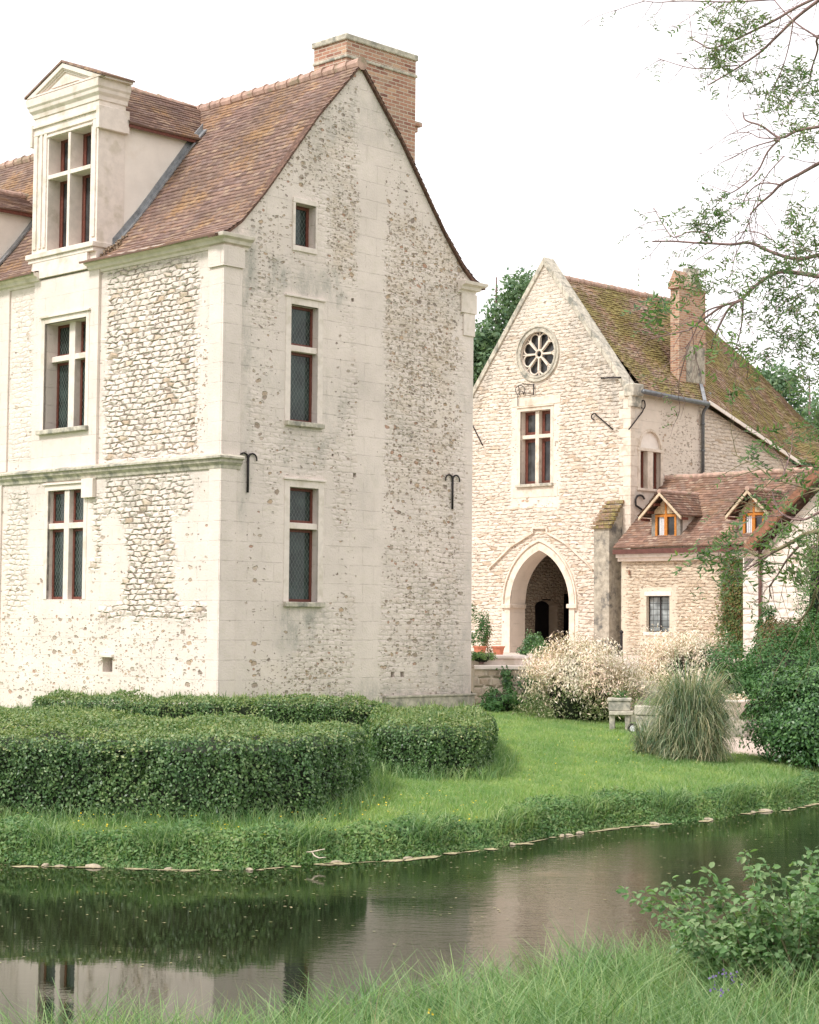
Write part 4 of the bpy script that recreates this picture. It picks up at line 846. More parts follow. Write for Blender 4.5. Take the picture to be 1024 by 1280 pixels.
while x<9: w_=random.uniform(.5,.8);m.box(x,x+w_-.01,-.05,.42,.802,.88,j=.004);x+=w_
m.build('wall_coping',MT['stone'],rw,bevel=.012)
m=MB();m.box(1.28,2.42,38.3,39.6,.8,1.0);m.box(1.2,2.46,38.25,39.65,1.0,1.06);tag(m.build('stone_step',MT['stone'],bevel=.015),'long pale stone slab step on the terrace beside the manor corner','stone step')
# ================================================================== CAMERA, LIGHT, WORLD
cd=bpy.data.cameras.new('camera');cam=bpy.data.objects.new('camera',cd);COL.objects.link(cam)
cp,sp=math.cos(P_),math.sin(P_);ca,sa=math.cos(A_),math.sin(A_)
Fv=Vector((0,cp,sp));Uv=Vector((0,-sp,cp));Rv=Vector((1,0,0))
cxv=Rv*ca+Uv*sa;cyv=Uv*ca-Rv*sa
mt=Matrix((cxv,cyv,-Fv)).transposed().to_4x4();mt.translation=(0,0,H_);cam.matrix_world=mt
cd.sensor_fit='VERTICAL';cd.sensor_height=36;cd.sensor_width=28.8;cd.lens=36*F_/1280;cd.clip_start=.1;cd.clip_end=2000
SC.camera=cam
w=bpy.data.worlds.new('World');SC.world=w;w.use_nodes=True;nt=w.node_tree;nt.nodes.clear()
SE,SA=math.radians(48),math.radians(232)   # sun behind and to the left of the camera
sky=nt.nodes.new('ShaderNodeTexSky');sky.sky_type='NISHITA';sky.sun_disc=False;sky.sun_elevation=SE;sky.sun_rotation=SA;sky.air_density=1.;sky.dust_density=3;sky.ozone_density=1
hs=nt.nodes.new('ShaderNodeMix');hs.data_type='RGBA';hs.inputs[0].default_value=.93;hs.inputs[7].default_value=(11.6,11.15,11.25,1);nt.links.new(sky.outputs[0],hs.inputs[6])
bg=nt.nodes.new('ShaderNodeBackground');bg.inputs[1].default_value=.092;nt.links.new(hs.outputs[2],bg.inputs[0]);wo=nt.nodes.new('ShaderNodeOutputWorld');nt.links.new(bg.outputs[0],wo.inputs[0])
sl_=bpy.data.lights.new('sun','SUN');sl_.energy=2.2;sl_.angle=math.radians(10);sl_.color=(1,.96,.92);so=bpy.data.objects.new('sun',sl_);COL.objects.link(so)
sd=Vector((math.sin(SA)*math.cos(SE),math.cos(SA)*math.cos(SE),math.sin(SE)));so.rotation_euler=(-sd).to_track_quat('-Z','Y').to_euler()
SC.view_settings.view_transform='Standard';SC.view_settings.look='None';SC.view_settings.gamma=1;SC.view_settings.exposure=.59
SC.render.engine='CYCLES'
#@@PART4
# ================================================================== VEGETATION
def nrm(a): return a/np.maximum(np.linalg.norm(a,axis=1),1e-9)[:,None]
def leaves(name,P,N,size,mat,parent=None,asp=.5,jit=.6,fold=False,droop=0.,vary=.35,T=None):
    P=np.asarray(P,float);n=len(P);Nn=nrm(np.asarray(N,float)*np.ones((n,3))+R_.randn(n,3)*jit)
    t=R_.randn(n,3) if T is None else np.asarray(T,float)+R_.randn(n,3)*.35
    t=nrm(t-Nn*(t*Nn).sum(1)[:,None]);t[:,2]-=droop;t=nrm(t);b=nrm(np.cross(Nn,t))
    L=(np.asarray(size)*(1-vary+2*vary*R_.rand(n)))[:,None];W=L*asp
    if not fold:
        V=np.stack([P-t*L*.5,P+b*W*.5-t*L*.05,P+t*L*.5,P-b*W*.5-t*L*.05],1).reshape(-1,3)
        F=np.arange(4*n).reshape(-1,4)
    else:
        q=Nn*L*.10
        V=np.stack([P,P+b*W*.42+t*L*.25+q,P+b*W*.36+t*L*.65+q,P+t*L-q,P-b*W*.42+t*L*.25+q,P-b*W*.36+t*L*.65+q],1).reshape(-1,3)
        k=np.arange(n)[:,None]*6;F=np.concatenate([k+np.array([[0,1,2,3]]),k+np.array([[0,3,5,4]])],0)
    return mkmesh(name,V,F,mat,parent)
def blades(name,P,h,w,mat,parent=None,lean=.35,bend=.4,dirv=None):
    n=len(P);P=np.asarray(P,float);a=R_.rand(n)*2*math.pi;d=np.stack([np.cos(a),np.sin(a),0*a],1) if dirv is None else dirv
    s=np.stack([-d[:,1],d[:,0],0*a],1);a2=R_.rand(n)*2*math.pi;s=np.stack([np.cos(a2),np.sin(a2),0*a],1)*.7+s*.3
    h=np.asarray(h)[:,None];w=np.asarray(w)*np.ones(n);w=w[:,None];l=(lean*(.3+R_.rand(n)))[:,None];z=np.array([[0,0,1.]])
    m=P+z*h*.55+d*h*l*.35;t=P+z*h*(1-.35*l)+d*h*(l*.9+bend*R_.rand(n)[:,None]*.5)
    V=np.stack([P-s*w*.5,P+s*w*.5,m+s*w*.42,m-s*w*.42,t+s*w*.08,t-s*w*.08],1).reshape(-1,3)
    k=np.arange(n)[:,None]*6;F=np.concatenate([k+np.array([[0,1,2,3]]),k+np.array([[3,2,4,5]])],0)
    return mkmesh(name,V,F,mat,parent)
def inpoly(x,y,poly):
    c=np.zeros(x.shape,bool);n=len(poly)
    for i in range(n):
        x0,y0=poly[i];x1,y1=poly[(i+1)%n];k=((y0>y)!=(y1>y));xi=(x1-x0)*(y-y0)/((y1-y0) if y1!=y0 else 1e-9)+x0;c^=k&(x<xi)
    return c
G={}
gz=lambda x,y:float(tz(np.array([x]),np.array([y]))[0])
G['lawn']=leaf_mat('lawn_blades',[(.21,.36,.14),(.28,.43,.18),(.34,.48,.21),(.47,.53,.29),(.24,.38,.16)],.5)
G['tall']=leaf_mat('tall_grass',[(.08,.17,.07),(.15,.28,.115),(.24,.39,.17),(.42,.52,.29),(.18,.31,.15)],.4)
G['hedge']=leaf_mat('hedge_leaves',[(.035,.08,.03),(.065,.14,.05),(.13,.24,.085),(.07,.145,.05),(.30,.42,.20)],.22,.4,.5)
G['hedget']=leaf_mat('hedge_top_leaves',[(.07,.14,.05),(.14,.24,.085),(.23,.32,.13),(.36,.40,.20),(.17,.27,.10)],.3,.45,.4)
G['bank']=leaf_mat('bank_leaves',[(.06,.14,.05),(.12,.24,.085),(.23,.37,.145),(.15,.25,.10),(.30,.37,.17)],.35)
G['cream']=leaf_mat('cream_leaves',[(.78,.64,.52),(.84,.75,.65),(.76,.63,.53),(.50,.50,.32),(.82,.62,.56),(.86,.80,.72)],.08)
G['creamg']=leaf_mat('variegated_leaves',[(.10,.15,.06),(.20,.25,.11),(.60,.56,.42),(.12,.19,.07),(.16,.22,.09)],.3)
G['dark']=leaf_mat('dark_leaves',[(.025,.075,.025),(.05,.13,.045),(.085,.20,.06),(.15,.29,.10)],.25,.4,.5)
G['mid']=leaf_mat('mid_leaves',[(.04,.12,.04),(.07,.17,.06),(.10,.21,.07),(.06,.14,.05)],.3)
G['far']=leaf_mat('far_leaves',[(.10,.18,.12),(.15,.24,.15),(.21,.31,.19),(.12,.20,.13)],.4)
G['twig']=leaf_mat('overhang_leaves',[(.10,.15,.09),(.15,.25,.11),(.20,.33,.14),(.17,.20,.13),(.26,.34,.15)],.5)
G['shrub']=leaf_mat('shrub_leaves',[(.08,.17,.065),(.14,.26,.10),(.21,.35,.15),(.31,.41,.22),(.11,.21,.085)],.4,.4,.4)
G['pampas']=leaf_mat('pampas_blades',[(.12,.20,.13),(.20,.29,.18),(.33,.38,.24),(.54,.49,.33),(.06,.12,.08),(.64,.57,.42)],.25)
G['ivy']=leaf_mat('ivy_leaves',[(.05,.10,.03),(.08,.14,.04),(.13,.18,.06),(.20,.18,.06),(.22,.10,.05)],.25)
strawf=leaf_mat('floating_bits',[(.40,.36,.20),(.30,.28,.12),(.46,.42,.28),(.22,.26,.10)],.1)
G['red']=leaf_mat('reddish_leaves',[(.10,.10,.05),(.20,.13,.06),(.30,.14,.08),(.12,.16,.07),(.34,.22,.16)],.3)
# --- hedges
HG=[]
def hedge(foot,zb,zt,name_l,group='clipped hedges in front of the manor',top_n=1300,side_n=2400,size=.042,xmin=-6.5):
    foot=[(float(a),float(b)) for a,b in foot];HG.append(foot)
    cx=sum(p[0] for p in foot)/len(foot);cy=sum(p[1] for p in foot)/len(foot)
    h=thing('clipped_hedge',name_l,'hedge',(cx,cy,zb),0,group)
    loc=lambda A:np.asarray(A)-np.array([cx,cy,zb])
    def lump(P): return (N1(P[:,0]+P[:,2]*.7,P[:,1]+P[:,2],1.6,3)-.5)*.26+(N2(P[:,0]-P[:,2]*.6,P[:,1]+P[:,2]*.4,5.,2)-.5)*.16
    Ps=[];Ns=[];n=len(foot);ar=sum(foot[i][0]*foot[(i+1)%n][1]-foot[(i+1)%n][0]*foot[i][1] for i in range(n));sg=1 if ar>0 else -1
    ht=zt-zb;rr=.17
    def near(x,y):
        dm=np.full(len(x),1e9);nx=np.zeros(len(x));ny=np.zeros(len(x))
        for i in range(n):
            (x0,y0),(x1,y1)=foot[i],foot[(i+1)%n];L=math.hypot(x1-x0,y1-y0);ox,oy=sg*(y1-y0)/L,-sg*(x1-x0)/L
            t=np.clip(((x-x0)*(x1-x0)+(y-y0)*(y1-y0))/L/L,0,1);d=np.hypot(x-x0-t*(x1-x0),y-y0-t*(y1-y0));k=d<dm;dm=np.where(k,d,dm);nx=np.where(k,ox,nx);ny=np.where(k,oy,ny)
        return dm,nx,ny
    for i in range(n):
        (x0,y0),(x1,y1)=foot[i],foot[(i+1)%n];L=math.hypot(x1-x0,y1-y0);ox,oy=sg*(y1-y0)/L,-sg*(x1-x0)/L
        facing=oy<.35;k=int(L*ht*(side_n if facing else 500))
        t=R_.rand(k);z=R_.rand(k)**.9*ht;p=np.stack([x0+(x1-x0)*t,y0+(y1-y0)*t,zb+z],1)
        N=np.stack([np.full(k,ox),np.full(k,oy),np.clip((z-ht+rr)/rr,0,1)*.9],1)
        ins=np.clip((z-ht+rr)/rr,0,1)**2*rr*.75
        p[:,0]-=ox*ins;p[:,1]-=oy*ins
        l=lump(p)-R_.rand(k)**2*.10;p+=N*l[:,None];Ps.append(p);Ns.append(N)
    bx=[p[0] for p in foot];by=[p[1] for p in foot];k=int((max(bx)-min(bx))*(max(by)-min(by))*top_n)
    x=R_.uniform(min(bx),max(bx),k);y=R_.uniform(min(by),max(by),k);q=inpoly(x,y,foot);x,y=x[q],y[q];dm,nx,ny=near(x,y)
    dz=np.clip(1-dm/rr,0,1)**2*rr*.8;p=np.stack([x,y,zt-dz],1);N=np.stack([nx*dz*4,ny*dz*4,np.ones(len(x))],1)
    l=lump(p)-R_.rand(len(x))**2*.06;p[:,2]+=l;k2=p[:,0]>xmin-3
    S=np.concatenate(Ps);SN=np.concatenate(Ns);S_ok=S[:,0]>xmin-3
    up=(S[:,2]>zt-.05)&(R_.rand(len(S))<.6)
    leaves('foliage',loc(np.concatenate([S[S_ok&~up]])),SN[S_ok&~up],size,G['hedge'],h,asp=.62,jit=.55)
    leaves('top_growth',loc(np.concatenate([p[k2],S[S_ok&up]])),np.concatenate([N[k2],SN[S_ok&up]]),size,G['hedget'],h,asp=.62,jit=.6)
    # ragged young shoots
    kk=R_.choice(len(p),min(len(p),1500),replace=False);sp=p[kk]
    blades('shoots',loc(sp),.05+.10*R_.rand(len(kk))**2,.012,G['hedget'],h)
    inn=[]
    for i,(a,b) in enumerate(foot):
        inn.append((cx+(a-cx)*(1-.22/max(.3,math.hypot(a-cx,b-cy))*1.3),cy+(b-cy)*(1-.22/max(.3,math.hypot(a-cx,b-cy))*1.3)))
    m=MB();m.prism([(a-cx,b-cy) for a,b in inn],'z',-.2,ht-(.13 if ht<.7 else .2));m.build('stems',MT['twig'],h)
    return h
hedge([(-10,21.9),(-4.6,21.5),(-3.2,21.25),(-1.9,21.15),(-1.1,21.6),(-.65,22.6),(-.5,24.),(-.75,25.0),(-3.3,25.2),(-4.5,26.9),(-10,27.0)],-.62,.41,'broad low hedge nearest the water, with a long dark leafy front face',top_n=1400,side_n=3000,size=.041)
hedge([(-.52,25.5),(.3,25.0),(1.0,25.3),(1.22,26.2),(1.28,28.5),(1.2,30.6),(-.5,30.4)],-.5,.37,'squarish hedge block at the right end, with a dark front on the open lawn',top_n=1400,side_n=2900,size=.041)
hedge([(-5.9,29.6),(-.28,30.0),(-.22,30.7),(-3.2,31.3),(-5.9,30.9)],-.15,.47,'thin dark hedge strip running below the manor corner',top_n=1900,side_n=3300,size=.044)
hedge([(-10,27.3),(-4.9,27.2),(-4.5,28.2),(-4.5,29.4),(-10,29.5)],-.3,.36,'pale-topped hedge at the far left linking the front and back hedges',top_n=1200,side_n=900,size=.038)
# --- lawn
MFP=[(MO[0]-.2,MO[1]-.3),(MO[0]+6.6*math.cos(TH)+.1,MO[1]+6.6*math.sin(TH)-.2),(-4,50),(-20,46)]
PATH=[(4.85,31.6),(5.2,30.7),(6.3,30.6),(8,30.8),(9,33.5),(9,36.9),(5.9,36.9),(5.1,33.6)]
def lawn_pts(n,x0,x1,y0,y1,dens):
    x=R_.uniform(x0,x1,n);y=R_.uniform(y0,y1,n);k=(y>shore(x)+.1)&(R_.rand(n)<dens(x,y))&(np.abs(x)/y<.31)&(~inpoly(x,y,PATH))&(~inpoly(x,y,MFP))&((y<37.2)|(x<1.2))
    for h in HG: k&=~inpoly(x,y,h)
    x,y=x[k],y[k];return np.stack([x,y,tz(x,y)],1)
p=lawn_pts(760000,-8,11,19.5,37.2,lambda x,y:np.clip(24/y,0,1)**2)
hh=.035+.05*N1(p[:,0],p[:,1],1.2)+.03*R_.rand(len(p))
tag(blades('lawn_grass',p,hh,.011,G['lawn'],lean=.7,bend=.6),'short bright green lawn grass sloping down to the moat','grass',kind='stuff')
# longer unmown grass round the hedges and along the bank
p=lawn_pts(150000,-6,9,19.5,30,lambda x,y:np.clip(1.15-(y-shore(x))/(.8+1.6*N2(x,y,.9)),0,1)*.9)
tag(blades('bank_grass',p,.08+.12*R_.rand(len(p)),.010,G['lawn'],lean=.6,bend=.7),'longer soft grass along the far bank of the moat','grass',kind='stuff')
P=[]
for f in HG[:3]:
    n=len(f)
    for i in range(n):
        (x0,y0),(x1,y1)=f[i],f[(i+1)%n];L=math.hypot(x1-x0,y1-y0);k=int(L*500);t=R_.rand(k);o=R_.rand(k)**2*.35
        cx=sum(q[0] for q in f)/n;cy=sum(q[1] for q in f)/n;x=x0+(x1-x0)*t;y=y0+(y1-y0)*t;d=np.hypot(x-cx,y-cy);x+=(x-cx)/d*o;y+=(y-cy)/d*o;P.append(np.stack([x,y,tz(x,y)],1))
P=np.concatenate(P);P=P[(P[:,0]>-6.5)]
tag(blades('hedge_foot_grass',P,.07+.22*R_.rand(len(P))**1.6,.011,G['tall'],lean=.5,bend=.6),'unmown grass growing against the foot of the hedges','grass',kind='stuff')
# leafy plants hanging over the water's edge
n=90000;x=R_.uniform(-6,9,n);cl=N1(x,x*0+7,2.1,3);o=R_.rand(n)**1.1*(.35+.75*cl);y=shore(x)+o-.02
z=tz(x,y)+R_.rand(n)*(.03+.20*cl*np.clip(o*4,0.25,1));k=np.abs(x)/y<.31
tag(leaves('bank_plants',np.stack([x,y,z],1)[k],np.array([[0,-.6,.8]]),.052,G['bank'],asp=.5,jit=.7),'dark leafy plants overhanging the water edge of the far bank','bank plants',kind='stuff')
# reeds and dock leaves in tufts
n=3500;cx=R_.choice([-3.9,-2.6,-1.1,.2,1.3,2.35,3.5,4.6,5.4],n);x=cx+R_.randn(n)*.14;y=shore(x)+.15+R_.rand(n)*.3
tag(blades('bank_tufts',np.stack([x,y,tz(x,y)],1),.12+.25*R_.rand(n),.014,G['tall'],lean=.7,bend=.9),'arching tufts of coarse grass on the far bank edge','grass tufts',kind='stuff')
# pale scum and stones along the water line
vs=[];fs=[]
for i in range(75):
    x=random.uniform(-5.5,8);L=random.uniform(.04,.17)*(1+1.2*(random.random()<.15));y=float(shore(x))-random.uniform(0,.13)*(random.random()<.6)+.03;ang=math.atan2(float(shore(x+.3))-y,.3);wv=random.uniform(.012,.10);k=10;b=len(vs)
    for j in range(k):
        a=2*math.pi*j/k;r=1+random.uniform(-.35,.35);u_=L*math.cos(a)*r;v_=wv*math.sin(a)*r-.09;vs.append((x+u_*math.cos(ang)-v_*math.sin(ang),y+u_*math.sin(ang)+v_*math.cos(ang),WZ+.004+.0005*(i%6)))
    fs.append(tuple(range(b,b+k)))
tag(mkmesh('pond_scum',vs,fs,simple('pale_scum',(.38,.33,.20),.8,.35,25,.3)),'pale scum and pollen floating along the waterline of the far bank','pond scum',kind='stuff')
x=R_.uniform(-5,7,900);y=shore(x)-R_.rand(900)**2.2*5.5-.12;k=(y>nshore(x)+.3);q=N2(x,y,.9)>.42;k&=q|(R_.rand(900)<.25)
tag(leaves('floating_leaves',np.stack([x,y,np.full(900,WZ+.006)],1)[k],np.array([[0,0,1.]]),.035,strawf,asp=.6,jit=.02),'tiny leaves and pollen specks floating on the moat','floating leaves',kind='stuff')
rock=simple('bank_rock',(.40,.34,.25),.9,.25,14,.6,dirt=(.2,.18,.13),dsc=6)
def rockmesh(s,seed):
    bm=bmesh.new();bmesh.ops.create_icosphere(bm,subdivisions=2,radius=s);rr=random.Random(seed)
    for v in bm.verts:
        q=v.co.normalized();k=1+.35*(N1(q.x*2+seed,q.y*2+q.z,1.3)-.5)+rr.uniform(-.05,.05);v.co=Vector((q.x*s*k*1.3,q.y*s*k,q.z*s*k*.6))
    me=bpy.data.meshes.new('bank_rock');bm.to_mesh(me);bm.free();me.materials.append(rock);return me
rks=[rockmesh(.10,i) for i in range(4)]
for i,(px,py) in enumerate([(82,1078),(60,1080),(118,1083),(215,1082),(320,1075),(420,1078),(700,1042),(712,1046),(724,1041),(810,1025),(818,1030),(940,1015),(955,1013),(985,1010),(880,1022),(510,1070),(640,1056)]):
    g_=gnd(px,py,WZ);o=bpy.data.objects.new('bank_rock',rks[i%4]);COL.objects.link(o);o.location=(g_[0],float(shore(g_[0]))-.03,WZ+.005);o.rotation_euler=(0,0,i*1.3);s=.25+.45*random.random();o.scale=(s*1.2,s*.8,s*.8)
    tag(o,'small pale stone lying at the waterline of the far bank','stone','stones along the far waterline')
m=MB();g_=gnd(392,1066,-.78);m.tube([Vector(g_)+Vector(q) for q in ((-.07,-.1,.02),(-.01,-.16,.03),(.06,-.2,.05),(.13,-.2,.065))],[.004,.008,.008,.005],6);m.tube([Vector(g_)+Vector(q) for q in ((-.01,-.16,.03),(.02,-.18,-.01),(.07,-.2,-.03),(.14,-.22,-.02))],[.007,.008,.007,.004],6)
tag(m.build('dead_branch',simple('bleached_wood',(.62,.54,.42),.8,.15,30,.3)),'bleached forked stick lying on the far bank just above the water','stick')
# --- foreground bank
n=130000;x=R_.uniform(-4.2,5.6,n);y=R_.uniform(6.,14.,n);k=(y<nshore(x)-.2)&(y>6.2)&(x/y>-.36)&(x/y<.47);x,y=x[k],y[k]
cl=N1(x,y,2.2,3);P=np.stack([x,y,tz(x,y)],1)
tag(blades('foreground_grass',P,(.13+.34*cl+.16*R_.rand(len(x))),.0075,G['tall'],lean=.55,bend=.9),'long lush grass on the near bank in front of the water','long grass',kind='stuff')
k=R_.rand(len(P))<.035;S=P[k];S=S.copy();hh=.32+.2*R_.rand(len(S))
strawm=leaf_mat('seed_heads',[(.38,.34,.20),(.42,.36,.27),(.30,.30,.17),(.45,.34,.30)],.3)
tag(blades('seed_stalks',S,hh,.004,strawm,lean=.25,bend=.3),'thin pale seed stalks standing in the near grass','seed stalks',kind='stuff')
def dots(name,px,py,d,n,sx,sz,size,mat,label,cat):
    P=np.array([at(px,py,d)]*n,float);P[:,0]+=R_.randn(n)*sx;P[:,1]+=R_.randn(n)*sx;P[:,2]+=R_.randn(n)*sz
    return leaves(name,P,np.array([[0,-1,.4]]),size,mat,asp=.9,jit=.6)
pur=leaf_mat('violet_petals',[(.13,.09,.30),(.20,.14,.38),(.10,.07,.25)],.3);yel=leaf_mat('yellow_petals',[(.75,.55,.03),(.8,.62,.08)],.3)
for i,(px,py,d) in enumerate([(906,1215,8.5),(892,1222,8.4),(918,1219,8.5),(891,1238,8.2),(903,1240,8.2),(915,1231,8.3)]):
    c=at(px,py,d);th=thing('violet_flower','small violet wildflower in the foreground grass below the leafy shrub','wildflower',c,0,'violet wildflowers in the foreground grass')
    n=6;P=R_.randn(n,3)*.012;leaves('petals',P,np.array([[0,-1,.5]]),.014,pur,th,asp=.8,jit=.7)
    m=MB();m.tube([(0,0,-.01),(.01,.01,-.12),(.02,.02,-.32)],.002,4);m.build('stem',G['tall'],th)
x=R_.uniform(-4.3,1.,260);y=shore(x)+.3+R_.rand(260)*1.6;P=np.stack([x,y,tz(x,y)+.09+.05*R_.rand(260)],1);ok=~sum(inpoly(x,y,h) for h in HG).astype(bool)
P2=np.stack([R_.uniform(1.5,4.5,80),R_.uniform(25,32,80)],1);P2=np.column_stack([P2,tz(P2[:,0],P2[:,1])+.06])
tag(leaves('buttercups',np.concatenate([P[ok],P2]),np.array([[0,-.3,1]]),.022,yel,asp=.9,jit=.3),'tiny yellow buttercups scattered in the grass before the hedge','buttercups',kind='stuff')
fx=np.array([-1.55,-1.4,-1.38,-1.5,-1.32,-1.2,.1]);fy=np.array([7.75,7.8,7.7,7.6,7.7,7.9,8.3]);c=np.stack([fx,fy,tz(fx,fy)+.3],1)
P=np.concatenate([q+R_.randn(5,3)*.007 for q in c]);tag(leaves('near_buttercups',P,np.array([[0,-.6,.8]]),.013,yel,asp=.9,jit=.4),'a few yellow buttercups in the near grass','buttercups',kind='stuff')
# --- bushes
def sph(n): 
    v=R_.randn(n,3);return nrm(v)
def bush(name,lab,cat,c,R,n,size,mat,asp=.5,lump=.3,top=None,base=0,flat=.35,group=None,jit=.6,ls=1.7,stem=True,T=None,seed=0):
    c=np.array([c[0],c[1],c[2]],float);th=thing(name,lab,cat,c,0,group);D=sph(n);D[:,2]=np.where(D[:,2]<-flat,-D[:,2],D[:,2])
    rs=np.random.RandomState(seed+77);K=int(26+n/450);C=nrm(rs.randn(K,3));C[:,2]=np.abs(C[:,2]);lo=rs.rand(K)<.42;C[lo,2]=rs.uniform(-.42,.1,lo.sum());C[lo,:2]/=np.linalg.norm(C[lo,:2],axis=1)[:,None];kc=(.62+.3*rs.rand(K))[:,None]*(1+lump*(rs.rand(K)[:,None]-.5))
    ix=rs.randint(0,K,n);C=C*kc;rc=(.26+.16*rs.rand(K))[ix][:,None];D=sph(n);D[:,2]=np.where((D[:,2]<-.5),-D[:,2],D[:,2])
    P=(C[ix]+D*rc*(R_.rand(n)[:,None]**.45))*np.array(R);P[:,2]+=R[2]*.35;P[:,2]=np.maximum(P[:,2],.02+.15*R_.rand(n));D=D*.6+C[ix]*.8
    if top is not None:
        q=(P[:,2]/(R[2]*1.35)+R_.randn(n)*.12)>top[1];leaves('foliage',P[~q],D[~q]+[0,0,.3],size,mat,th,asp,jit);leaves('pale_shoots',P[q]+D[q]*.05*R_.rand(q.sum())[:,None],D[q]+[0,0,.3],size*1.3,top[0],th,asp*.8,jit,T=D[q]*.6+[0,0,.9])
    else: leaves('foliage',P,D+np.array([0,0,.3]),size,mat,th,asp,jit,T=T)
    if stem:
        m=MB()
        for i in range(7):
            a=i*.9;m.tube([(0.03*math.cos(a),.03*math.sin(a),-.05),(R[0]*.25*math.cos(a),R[1]*.25*math.sin(a),R[2]*.5),(R[0]*.5*math.cos(a),R[1]*.5*math.sin(a),R[2]*.95)],[.02,.015,.008],5)
        m.build('stems',MT['bark'],th)
        bm=bmesh.new();bmesh.ops.create_icosphere(bm,subdivisions=3,radius=1)
        me=bpy.data.meshes.new('inner_growth')
        for v in bm.verts:
            q=v.co.copy();k=1+lump*(float(N1(q.x*ls+seed+q.z,q.y*ls+q.z*ls,1.3,3))-.5)*2;v.co=Vector((q.x*R[0]*.52*k,q.y*R[1]*.52*k,max(-.05,q.z*R[2]*.55*k+R[2]*.38)))
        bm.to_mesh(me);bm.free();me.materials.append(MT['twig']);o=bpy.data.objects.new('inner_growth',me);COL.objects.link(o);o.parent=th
    return th
bush('dappled_willow','round cream and pink leaved bush on the lawn before the retaining wall','bush',(3.22,35.2,gz(3.22,35.2)),(1.15,1.0,1.1),25000,.056,G['creamg'],asp=.35,top=(G['cream'],.36),lump=.22,seed=1)
bush('dappled_willow','cream leaved bush under the square leaded window, behind the pampas grass','bush',(5.35,36.2,0),(1.05,.9,1.2),21000,.056,G['creamg'],asp=.35,top=(G['cream'],.30),lump=.25,seed=4)
bush('evergreen_bush','large dark glossy green bush at the right edge of the lawn','bush',(6.75,30.2,gz(6.75,30.2)),(1.2,1.1,1.2),30000,.06,G['dark'],asp=.6,lump=.3,seed=7)
bush('spiraea_bush','fresh mid green bush rising behind the dark evergreen','bush',(6.9,34.2,0),(1.2,1.0,1.25),15000,.065,G['mid'],asp=.5,lump=.35,seed=9)
bush('evergreen_bush','dark bush filling the gap between pampas grass and big evergreen','bush',(6.0,36.0,0),(.75,.7,1.05),8000,.06,G['mid'],asp=.5,lump=.35,seed=19)
bush('rose_bush','reddish leggy shrub on the terrace below the white annex wall','shrub',(8.0,39.4,TZ),(.75,.6,.85),5000,.06,G['red'],asp=.5,lump=.5,seed=12)
bush('rose_bush','dark green shoots climbing beside the brown downpipe','shrub',(7.9,41.0,TZ),(.4,.4,.85),2600,.07,G['mid'],asp=.5,lump=.5,seed=14)
bush('conifer','narrow dark evergreen at the right edge beside the white annex','conifer',(9.0,40.5,TZ),(.62,.6,2.9),16000,.06,G['dark'],asp=.4,lump=.25,seed=15)
bush('conifer','taller bright green shrub in front of the narrow dark conifer','shrub',(8.45,38.6,.0),(.6,.5,1.5),6000,.07,G['mid'],asp=.5,lump=.4,seed=25)
bush('low_shrub','low green shrub at the foot of the retaining wall next to the hedge','shrub',(1.75,36.3,0),(.42,.4,.36),2600,.06,G['mid'],asp=.5,seed=16)
bush('low_shrub','small grey green shrub below the ivy on the retaining wall','shrub',(2.3,36.7,0),(.38,.35,.22),1600,.05,G['bank'],asp=.5,seed=17)
bush('low_shrub','flat green plant spilling over the terrace edge beside the manor corner','shrub',(1.48,38.0,.95),(.28,.3,.17),900,.05,G['bank'],asp=.5,seed=18)
# pampas grass
def pampas(c,n,L0,L1,R0,lab,seed=0):
    th=thing('pampas_grass',lab,'ornamental grass',c,0,'arching ornamental grasses on the lawn')
    S=14;V=[];F=[];T_=np.linspace(0,1,S)[None]
    a=R_.rand(n)*2*math.pi;sp=R_.rand(n);L=(L0+(L1-L0)*R_.rand(n)**.8)*(1-.35*sp);r0=R_.rand(n)**.5*R0
    sk=R_.rand(n)<.28;L=np.where(sk,L1*(.2+.28*R_.rand(n)),L);p0=np.where(sk,.5+.7*R_.rand(n),.02+.75*sp**1.6)[:,None];pe=(1.7+1.4*R_.rand(n)**.5)[:,None];ph=p0+(pe-p0)*T_**(1.3+1.2*R_.rand(n)[:,None]);ds=L[:,None]/(S-1)
    rr=np.concatenate([np.zeros((n,1)),np.cumsum(np.sin(ph[:,:-1])*ds,1)],1)*.44+r0[:,None];zz=np.concatenate([np.zeros((n,1)),np.cumsum(np.cos(ph[:,:-1])*ds,1)],1)
    aa=a[:,None]+((R_.rand(n)[:,None]-.5)*1.1)*T_;wb=(R_.rand(n,1)-.5)*.12*np.sin(T_*5+R_.rand(n,1)*6)*T_
    px=np.cos(aa)*rr+wb;py=np.sin(aa)*rr+wb;pz=np.maximum(zz,.005+.07*R_.rand(n)[:,None]);t=T_[0]
    a2=R_.rand(n)*math.pi;sx,sy=np.cos(a2),np.sin(a2);w=.0085*(1-t**2*.85)
    A=np.stack([px-sx[:,None]*w,py-sy[:,None]*w,pz],-1);B=np.stack([px+sx[:,None]*w,py+sy[:,None]*w,pz],-1)
    V=np.stack([A,B],2).reshape(-1,3);b=(np.arange(n)[:,None]*S+np.arange(S-1)[None])*2;b=b.reshape(-1,1);F=b+np.array([[0,1,3,2]])
    mkmesh('blades',V,F,G['pampas'],th)
    return th
pampas((4.45,29.4,gz(4.45,29.4)-.02),5200,.5,2.5,.30,'big arching pampas grass clump on the lawn, greyish green and straw coloured')
pampas((3.86,29.9,gz(3.86,29.9)-.02),900,.2,1.0,.2,'smaller tuft of arching grass at the left foot of the pampas clump')
